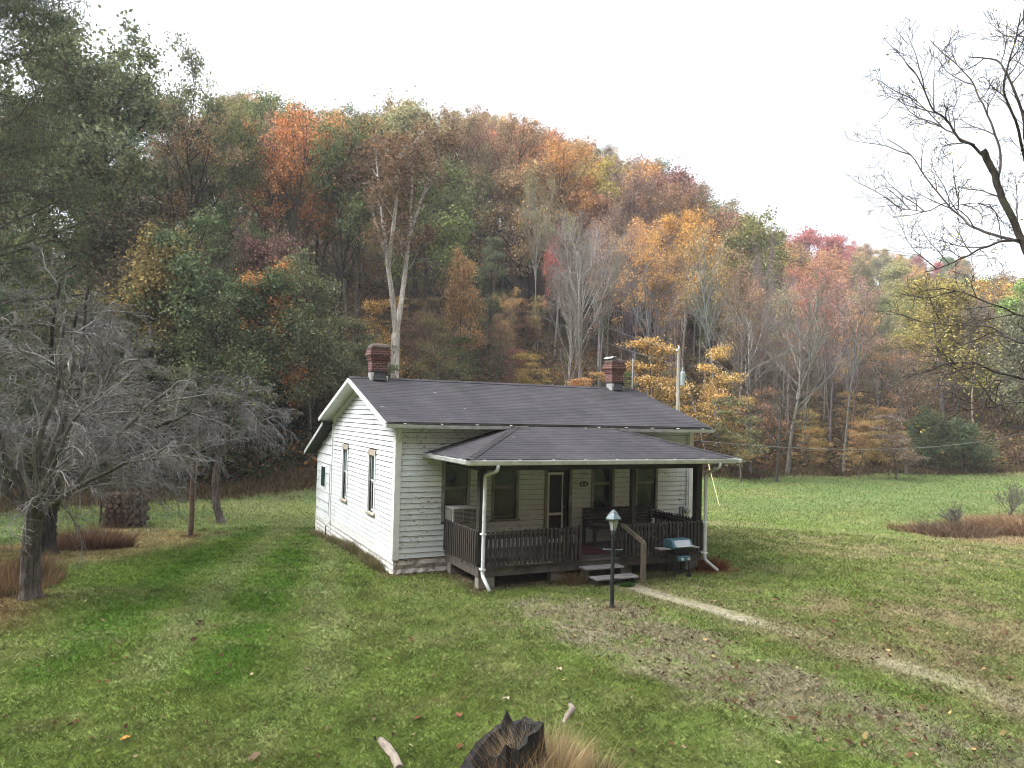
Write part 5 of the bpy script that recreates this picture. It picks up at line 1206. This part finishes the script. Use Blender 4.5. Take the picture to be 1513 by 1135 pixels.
# --- near apple trees (leafless, arching twigs)
def twiggy(name, px, py, seed, trunkpts, limbs, R0, spec, label, color, minr=.006, leaves=None, lcol=None, extra=None):
    r = np.random.default_rng(seed); x, y, z = hit(px, py); br = []
    tp = np.array(trunkpts, float); t2 = np.linspace(0, len(tp)-1, len(tp)*8); pp = np.stack([np.interp(t2, np.arange(len(tp)), tp[:, k]) for k in range(3)], 1); pp[1:-1] += r.normal(0, R0*.03, pp[1:-1].shape)
    rr = np.interp(t2, [0, .35, len(tp)-1], [R0*1.45, R0, R0*.85]); br.append((pp, rr*(1+r.normal(0, .04, len(rr))), 0))
    for (d, L, r_, up_) in limbs:
        q_ = tp[-1]+(tp[-2]-tp[-1])*up_; d = np.array(d, float); grow(br, q_, d/np.linalg.norm(d), L, r_, 1, spec, r)
    o = empty(name, (x, y, z), label, 'tree'); v, f = tubes([b for b in br if b[2] <= 1], (14, 8, 5, 4), minr); tm = npmesh('trunk', v, [f]); tm.materials.append(M['bark']); tm.polygons.foreach_set('use_smooth', np.ones(len(f), bool)); q_ = bpy.data.objects.new('trunk', tm); C.objects.link(q_); q_.parent = o; q_.color = (*color[0], 1)
    v, f = tubes([b for b in br if b[2] > 1], (14, 8, 5, 4, 3, 3), minr); tm = npmesh('crown', v, [f]); tm.materials.append(M['bark']); q_ = bpy.data.objects.new('crown', tm); C.objects.link(q_); q_.parent = o; q_.color = (*color[1], 1)
    if leaves:
        v, f = leafset(br, r, **leaves); cm = npmesh('leaves', v, [f]); cm.materials.append(M['leafg']); q_ = bpy.data.objects.new('leaves', cm); C.objects.link(q_); q_.parent = o; q_.color = (*lcol, 1)
    print(name, 'branches', len(br)); return o
Rv = np.array([RT[0], RT[1], 0]); Fv = np.array([FW[0], FW[1], 0])/np.hypot(FW[0], FW[1])
def D(rt, fw, up_): return Rv*rt+Fv*fw+np.array([0, 0, up_])
APP = [None, dict(seg=8, wob=.11, trop=.07, arc=True, kids=9, k0=.2, ang=46, lr=.62, rr=.30, angs=14), dict(seg=7, wob=.13, trop=-.09, kids=11, k0=.10, ang=42, lr=.46, rr=.42, angs=16), dict(seg=5, wob=.15, trop=-.13, kids=8, k0=.10, ang=40, lr=.46, rr=.5, angs=16), dict(seg=3, wob=.15, trop=-.05, kids=0, k0=.1, ang=40, lr=.6, rr=.6)]
tk = (.10, .088, .076); tw = (.185, .176, .165)
limbsA = [(D(.9, .1, .75), 3.3, .11, 0), (D(-.9, -.2, .7), 3.0, .10, .1), (D(.2, -.9, .8), 2.6, .09, 0), (D(.1, .8, 1.1), 3.2, .11, 0), (D(.5, .2, 1.5), 3.6, .12, 0), (D(-.5, .1, 1.5), 3.4, .11, 0), (D(.8, -.5, .45), 3.0, .08, .1), (D(-.7, .6, .8), 3.0, .09, .1), (D(0, -.1, 1.5), 3.6, .11, 0)]
twiggy('apple_tree', 44, 884, 5, [D(0, 0, -.1), D(-.02, 0, .6), D(-.01, 0, 1.2), D(.02, 0, 1.45)], [(a_, b_, c_*.68, d_) for a_, b_, c_, d_ in limbsA], .16, APP, 'front bare grey apple tree at the left edge, thick trunk and tangled arching twigs', (tk, tw), .0036)
limbsB = [(D(1.0, -.1, .55), 3.7, .15, .1), (D(.8, .3, 1.1), 3.5, .13, 0), (D(-.9, 0, .9), 3.6, .12, 0), (D(.3, -.6, 1.3), 4.2, .13, 0), (D(-.2, .3, 1.7), 4.6, .13, 0), (D(.6, 0, 1.7), 4.6, .13, 0), (D(.9, -.5, .75), 3.2, .11, 0), (D(.1, .9, 1.0), 3.6, .1, 0), (D(1.0, .2, .35), 3.3, .12, .2)]
twiggy('apple_tree', 66, 822, 9, [D(0, 0, -.1), D(0, 0, .8), D(.08, 0, 1.6), D(.22, 0, 2.1)], [(a_, b_, c_*.7, d_) for a_, b_, c_, d_ in limbsB], .21, APP, 'rear bare apple tree with dark trunk and long limb reaching right over the brown bush', ((.045, .04, .035), (.15, .142, .132)), .0044)
WEE = [None, dict(seg=7, wob=.12, trop=.10, arc=True, kids=10, k0=.2, ang=48, lr=.55, rr=.45, angs=14), dict(seg=6, wob=.14, trop=-.16, kids=8, k0=.12, ang=40, lr=.55, rr=.5, angs=14), dict(seg=5, wob=.15, trop=-.2, kids=4, k0=.12, ang=40, lr=.55, rr=.5), dict(seg=3, wob=.2, trop=-.2, kids=0, k0=.1, ang=44, lr=.6, rr=.6)]
limbsW = [(D(a, b_, c_), L_, .05, u_) for a, b_, c_, L_, u_ in ((.5, 0, 1.6, 2.9, 0), (-.4, .2, 1.7, 2.8, 0), (.9, .2, 1.0, 2.8, .1), (-.8, -.1, 1.0, 2.4, .1), (.1, -.6, 1.5, 2.7, 0), (.0, .6, 1.5, 2.7, 0), (1.0, -.3, .7, 2.6, .1), (-1, .3, .7, 2.2, .1), (.1, .1, 2, 2.8, 0))]
twiggy('weeping_tree', 325, 772, 15, [D(.05, 0, -.1), D(-.15, 0, .55), D(-.22, 0, 1.3), D(-.12, 0, 2.3)], limbsW, .125, WEE, 'small weeping grey tree with bent trunk between wooden post and house', ((.12, .10, .09), (.20, .19, .18)), .0055, dict(ncl=70, per=16, sig=.2, sigz=.12, size=.05, lvmin=2, zmin=4.0), (.12, .14, .07))

# --- near tree reaching in from the right edge, limbs traced on its own depth
def right_tree():
    r = np.random.default_rng(21); dist = 15.5; x, y, z = at(1566, dist, 850); br = []; base = np.array([x, y, z])
    P = lambda px, py, dd=0: p3(px, py, dist+dd)-base
    def path(pts, r0, r1, lvl=1):
        pts = np.array(pts); t2 = np.linspace(0, len(pts)-1, len(pts)*4); pp = np.stack([np.interp(t2, np.arange(len(pts)), pts[:, k]) for k in range(3)], 1)
        pp[1:-1] += r.normal(0, .016, pp[1:-1].shape); pp[1:-1] = .25*pp[:-2]+.5*pp[1:-1]+.25*pp[2:]; r0 *= .50; r1 *= .8; br.append((pp, np.linspace(r0, r1, len(pp)), lvl)); return pp
    path([np.array([0, 0, -.3]), P(1562, 640), P(1548, 500), P(1530, 400)], .24, .15, 0)
    L_ = [path([P(1530, 402), P(1512, 362), P(1500, 330, -.1), P(1481, 295, -.3), P(1474, 268, -.3), P(1462, 240, -.4), P(1452, 222, -.5)], .12, .07),
          path([P(1462, 240, -.4), P(1440, 214, -.5), P(1420, 210, -.7), P(1400, 178, -.8), P(1380, 165, -1), P(1360, 120, -1.1), P(1338, 92, -1.2)], .05, .010),
          path([P(1440, 214, -.5), P(1412, 200, -.2), P(1395, 190, .1), P(1370, 165, .3), P(1345, 140, .5)], .03, .008),
          path([P(1474, 268, -.3), P(1480, 230, .2), P(1468, 190, .4), P(1450, 150, .6), P(1436, 118, .8), P(1400, 85, .9), P(1375, 60, 1)], .045, .008),
          path([P(1512, 360), P(1470, 348, .3), P(1440, 338, .5), P(1415, 318, .8), P(1398, 300, 1), P(1370, 268, 1.2), P(1352, 232, 1.3), P(1310, 205, 1.5)], .055, .009),
          path([P(1398, 300, 1), P(1370, 312, 1.1), P(1345, 310, 1.2), P(1325, 312, 1.3)], .022, .006),
          path([P(1512, 352, .0), P(1470, 360, -.4), P(1440, 372, -.7), P(1410, 388, -.9), P(1366, 402, -1.0)], .045, .009),
          path([P(1440, 338, .5), P(1420, 312, .3), P(1400, 306, .1), P(1440, 300, .0), P(1478, 305, .0)], .02, .008),
          path([P(1545, 470), P(1513, 470, -.3), P(1470, 450, -.6), P(1420, 432, -.8), P(1378, 425, -.9)], .035, .007),
          path([P(1545, 500), P(1505, 508, .3), P(1460, 480, .6), P(1400, 482, .9), P(1340, 472, 1.1)], .05, .008),
          path([P(1550, 560), P(1513, 562, -.3), P(1470, 548, -.5), P(1440, 535, -.6), P(1400, 537, -.8), P(1370, 548, -1), P(1312, 566, -1.1)], .055, .008),
          path([P(1555, 575), P(1500, 560, .5), P(1470, 562, .7), P(1448, 572, .9), P(1425, 560, 1)], .04, .009),
          path([P(1560, 600), P(1510, 593, -.9), P(1450, 605, -1.1), P(1400, 608, -1.3)], .03, .008),
          path([P(1530, 400), P(1535, 330, .2), P(1520, 260, .3), P(1513, 170, .2), P(1490, 110, .1), P(1470, 88, .1), P(1430, 84, 0)], .08, .010),
          path([P(1520, 260, .3), P(1500, 180, -.6), P(1480, 130, -.9), P(1500, 60, -1), P(1508, 20, -1)], .05, .010),
          path([P(1513, 170, .2), P(1530, 90, .5), P(1510, 30, .6), P(1520, -20, .6)], .05, .012)]
    sp = [None, None, dict(seg=5, wob=.16, trop=.02, kids=6, k0=.15, ang=40, lr=.5, rr=.5), dict(seg=4, wob=.2, trop=.0, kids=3, k0=.2, ang=40, lr=.55, rr=.55), dict(seg=3, wob=.2, trop=.0, kids=0, k0=.2, ang=40, lr=.5, rr=.5)]
    for k, q_ in enumerate(L_):
        n = len(q_); low = k in (8, 9, 10, 11, 12)
        for j in range(6 if k != 0 else 3):
            i = int(n*(.3+.68*j/6)); i = min(i, n-2); t_ = q_[i+1]-q_[i]; t_ /= np.linalg.norm(t_); a = math.radians(r.uniform(28, 58)); pv = perp(t_, r); d = t_*math.cos(a)+pv*math.sin(a); d[2] += -.05 if low else .22; d /= np.linalg.norm(d)
            grow(br, q_[i], d, r.uniform(.5, 1.25), .011, 2, sp, r)
    o = empty('walnut_tree', (x, y, z), 'nearly leafless tree reaching in from the right edge with dark crooked limbs', 'tree')
    for nm, lv, c_ in (('trunk', (0, 1), (.060, .050, .044)), ('twigs', (2, 3, 4), (.075, .062, .054))):
        v, f = tubes([b for b in br if b[2] in lv], (12, 8, 4, 3, 3), .0042); tm = npmesh(nm, v, [f]); tm.materials.append(M['bark']); tm.polygons.foreach_set('use_smooth', np.ones(len(f), bool)); q_ = bpy.data.objects.new(nm, tm); C.objects.link(q_); q_.parent = o; q_.color = (*c_, 1)
    v, f = leafset([b for b in br if b[2] >= 3], r, 420, 4, .10, .08, .022, lvmin=3); cm = npmesh('leaves', v, [f]); cm.materials.append(M['leaf']); q_ = bpy.data.objects.new('leaves', cm); C.objects.link(q_); q_.parent = o; q_.color = (.26, .24, .06, 1)
right_tree()

# --- white pine at the left edge
def pine():
    r = np.random.default_rng(31); dist = 30; x, y, z = at(-75, dist, 700); br = []; H_ = 18.2
    pts = np.stack([np.linspace(0, .3, 14), np.zeros(14), np.linspace(-.3, H_, 14)], 1)+r.normal(0, .04, (14, 3)); br.append((pts, np.linspace(.34, .05, 14), 0))
    sp = [None, dict(seg=7, wob=.07, trop=.0, arc=True, kids=11, k0=.22, ang=46, lr=.34, rr=.4, flat=.4), dict(seg=4, wob=.12, trop=-.05, kids=4, k0=.2, ang=40, lr=.5, rr=.5), dict(seg=2, wob=.1, trop=-.1, kids=0, k0=0, ang=30, lr=.5, rr=.5)]; sp[1]['trop'] = .05
    for k in range(86):
        u = .20+.78*(k+r.random())/86; q_ = np.array([.3*u, 0, u*H_]); a = r.uniform(0, 6.28); L_ = (5.2-2.6*u)*r.uniform(.65, 1.1); d = np.array([math.cos(a), math.sin(a), r.uniform(-.05, .3)]); grow(br, q_, d/np.linalg.norm(d), L_, .07*(1.2-u), 1, sp, r)
    o = empty('pine_tree', (x, y, z), 'big dark green pine with drooping boughs at the upper left edge', 'tree')
    v, f = tubes(br, (10, 5, 3, 3), .008); tm = npmesh('trunk', v, [f]); tm.materials.append(M['bark']); q_ = bpy.data.objects.new('trunk', tm); C.objects.link(q_); q_.parent = o; q_.color = (.07, .06, .05, 1)
    v, f = leafset(br, r, 1500, 26, .24, .20, .13, lvmin=2, aspect=.12, hang=.75); cm = npmesh('crown', v, [f]); cm.materials.append(M['leaf']); q_ = bpy.data.objects.new('crown', cm); C.objects.link(q_); q_.parent = o; q_.color = (.10, .125, .070, 1)
pine()

# --- small things in the yard
x, y, z = hit(281, 795)
po = empty('fence_post', (x, y, z), 'weathered upright wooden post standing alone between bare apple tree and weeping tree', 'post')
mb = MB(); mb.tube([(x, y, z-.1), (x+.02, y, z+.8), (x-.01, y, z+1.6), (x+.01, y, z+2.25)], [.085, .072, .066, .055], 10); mb.build('post', M['logend'], po)
pv_ = Vector(tuple(Rv))*.12; mb = MB(); mb.tube([Vector((x, y, z+.9))+pv_*.6, Vector((x, y, z+2.9))+pv_], [.03, .022], 7); mb.build('pole', M['postwood'], po)
clump('dry_weeds', x, y, .28, .2, 500, .16, RED, 41, 'reddish dead weeds around the base of the lone wooden post', 'weeds', width=.013)

x, y, z = hit(184, 778)
wp = empty('log_pile', (x, y, z), 'square pile of brown logs tangled in vines beyond the bare apple trees', 'log pile')
r = random.Random(5); c0 = Vector((x, y, z)); rv = Vector(tuple(Rv)); fv = Vector(tuple(Fv))
for row in range(7):
    for k in range(6):
        p = c0+rv*(-.46+k*.18+(.09 if row % 2 else 0)+r.uniform(-.02, .02))+Vector((0, 0, .08+row*.155)); mb = MB(); mb.tube([p-fv*(.4+r.uniform(-.05, .05)), p+fv*.4], [.082*r.uniform(.8, 1.05)]*2, 8); mb.build('log', M['logend'], wp)
for s in (-1, 1):
    mb = MB(); p = c0+rv*(s*.62)-fv*.3; mb.tube([p-Vector((0, 0, .1)), p+Vector((0, 0, 1.25))], .035, 6); mb.build('stake', M['oldwood'], wp)
clump('vine_tangle', x, y, .6, .55, 1500, 1.25, [(.10, .07, .055), (.14, .10, .08), (.07, .05, .04)], 42, 'dead brown vines growing over the log pile', 'vines', width=.012, lean=.25, droop=.35)

x, y, z = hit(1490, 757)
def shrub(px, py, h, seed, label):
    x, y, z = hit(px, py); r = np.random.default_rng(seed); br = []; sp = [None, dict(seg=5, wob=.12, trop=.03, kids=6, k0=.2, ang=36, lr=.55, rr=.6), dict(seg=4, wob=.15, trop=.0, kids=4, k0=.2, ang=38, lr=.55, rr=.6), dict(seg=3, wob=.2, trop=0, kids=0, k0=0, ang=30, lr=.5, rr=.5)]
    for k in range(9): a = r.uniform(0, 6.28); d = np.array([math.cos(a)*.55, math.sin(a)*.55, 1]); grow(br, np.zeros(3), d/np.linalg.norm(d), h*r.uniform(.6, .95), .016, 1, sp, r)
    v, f = tubes(br, (5, 5, 4, 3), .008); me = npmesh('bare_shrub', v, [f]); o = link('bare_shrub', me, M['bark']); o.location = (x, y, z); o.color = (.13, .12, .10, 1); tag(o, label, 'shrub')
shrub(1492, 762, 1.6, 3, 'small bare shrub behind the brown brush near the right edge'); shrub(1405, 780, .8, 4, 'little leafless sapling standing in the brown brush strip')

# burnt stump with dry grass at the bottom of the picture
sx, sy, sz = hit(738, 1150); sc = Vector((sx, sy, sz)); prof = [(-.42, .18), (-.36, .34), (-.28, .40), (-.25, .58), (-.12, .66), (.02, .74), (.07, .95), (.12, .76), (.2, .80), (.32, .88), (.40, .86), (.45, .5)]
st_ = empty('tree_stump', sc, 'burnt black jagged tree stump in dry grass at the bottom edge', 'stump')
mb = MB(); r = random.Random(9); N_ = 44; rings = []
def toph(a):
    t = math.cos(a); b_ = math.sin(a); u = t*.42     # ragged rim, higher toward the right-hand side
    h = np.interp(u, [-.42, -.36, -.3, -.25, -.12, .02, .05, .09, .16, .3, .42], [.06, .13, .20, .34, .42, .50, .68, .53, .54, .63, .64]); h *= .80; return h*(1-.06*max(0, -b_))+.012*math.sin(a*9)+.010*math.sin(a*23)
for j in range(9):
    v_ = j/8; rg = []
    for i in range(N_):
        a = 2*math.pi*i/N_; rad_ = (.44-.06*v_+.10*(1-v_)**3)*(1+.07*math.sin(a*5+1)+.05*math.sin(a*11)+.025*math.sin(a*19+v_*4)); hz = -.08+(toph(a)+.08)*v_
        rg.append(sc+rv*(math.cos(a)*rad_)+fv*(math.sin(a)*rad_*.85)+Vector((0, 0, hz)))
    rings.append(rg)
inner = []
for (s_, dz_) in ((.84, -.02), (.74, -.16), (.6, -.30), (.3, -.36)):
    inner.append([sc+(rings[8][i]-sc-Vector((0, 0, rings[8][i].z-sc.z)))*s_+Vector((0, 0, max(.05, rings[8][i].z-sc.z+dz_*(1+.5*math.sin(i*1.3))))) for i in range(N_)])
rings2 = [rings[8]]+inner
def skin_rings(mb, rr_):
    for a_, b_ in zip(rr_[:-1], rr_[1:]):
        for i in range(N_): mb.quad(a_[i], a_[(i+1) % N_], b_[(i+1) % N_], b_[i])
mb = MB(); skin_rings(mb, rings[:5]); mb.build('base', M['stumpwood'], st_); mb = MB(); skin_rings(mb, rings[4:]); skin_rings(mb, rings2); mb.poly(list(inner[-1])); mb.build('charred_rim', M['char'], st_)
gx2, gy2, _ = hit(800, 1150); clump('dry_grass_clump', gx2, gy2, .42, .28, 1500, .60, [tuple(v*1.1 for v in c) for c in TAN], 51, 'clump of tall straw-coloured grass leaning over the right side of the burnt stump', 'grass clump', width=.005, lean=.5)
gx3, gy3, _ = hit(752, 1175); clump('dry_grass_clump', gx3, gy3, .26, .08, 260, .62, [(.30, .18, .08), (.24, .13, .06), (.36, .24, .12)], 52, 'rusty straw-coloured grass standing in front of the burnt stump', 'grass clump', width=.0045, lean=.40)
gx4, gy4, _ = hit(858, 1150); clump('dry_grass_clump', gx4, gy4, .35, .3, 600, .36, TAN, 53, 'shorter thin straw grass right of the tall clump by the stump', 'grass clump', width=.005, lean=.5)
def chunk(pts, rr_, mat, name, label, cat):
    pts = [Vector(hit(a, b_)) + Vector((0, 0, dz_)) for a, b_, dz_ in pts]; mb = MB(); mb.tube(pts, rr_, 9); o = mb.build(name, mat, None); o['label'] = label; o['category'] = cat; return o
chunk([(562, 1098, .03), (572, 1110, .035), (582, 1122, .03), (590, 1140, .02)], [.035, .05, .045, .05], M['birchbark'], 'log', 'short pale weathered log lying in the grass left of the stump', 'log')
chunk([(842, 1042, .01), (846, 1050, .02), (838, 1060, .015), (832, 1070, .0)], [.025, .04, .035, .02], M['birchbark'], 'exposed_root', 'pale exposed root in the grass behind the straw clump', 'root')
for k, (a_, b_, lab, c_) in enumerate(((748, 1037, 'large pale curled leaf on the lawn above the stump', (.42, .33, .25)), (679, 1062, 'reddish brown curled leaf left of the stump tip', (.20, .07, .035)), (186, 1097, 'bright orange leaf on the lawn near the bottom left', (.45, .20, .03)), (826, 993, 'pale leaf lying left of the leaf litter band', (.38, .27, .18)))):
    x, y, z = hit(a_, b_); r = random.Random(k); mb = MB(); N2 = 9; c_0 = (x, y, z+.045); ring = []
    for i in range(N2):
        t = 2*math.pi*i/N2; q_ = (.055 if i % 2 else .028)*r.uniform(.8, 1.2); ring.append((x+math.cos(t)*q_*1.2, y+math.sin(t)*q_, z+.045+r.uniform(-.012, .03)))
    for i in range(N2): mb.poly([c_0, ring[i], ring[(i+1) % N2]])
    mtl = mottled('leaf_tint', tuple(v*.8 for v in c_), c_, 20, .8, bumpy=0); o = mb.build('fallen_leaf', mtl); o['label'] = lab; o['category'] = 'leaf'

# --- thin autumn air
hz = bpy.data.materials.new('haze'); hz.use_nodes = True; t = hz.node_tree; t.nodes.clear(); o_ = t.nodes.new('ShaderNodeOutputMaterial'); pv = t.nodes.new('ShaderNodeVolumePrincipled')
pv.inputs['Color'].default_value = (.92, .95, 1, 1); pv.inputs['Density'].default_value = .0006; pv.inputs['Anisotropy'].default_value = .2; t.links.new(pv.outputs[0], o_.inputs['Volume'])
tag(MB().box(-940, 940, -940, 940, -4, 110).build('haze', hz), kind='stuff')
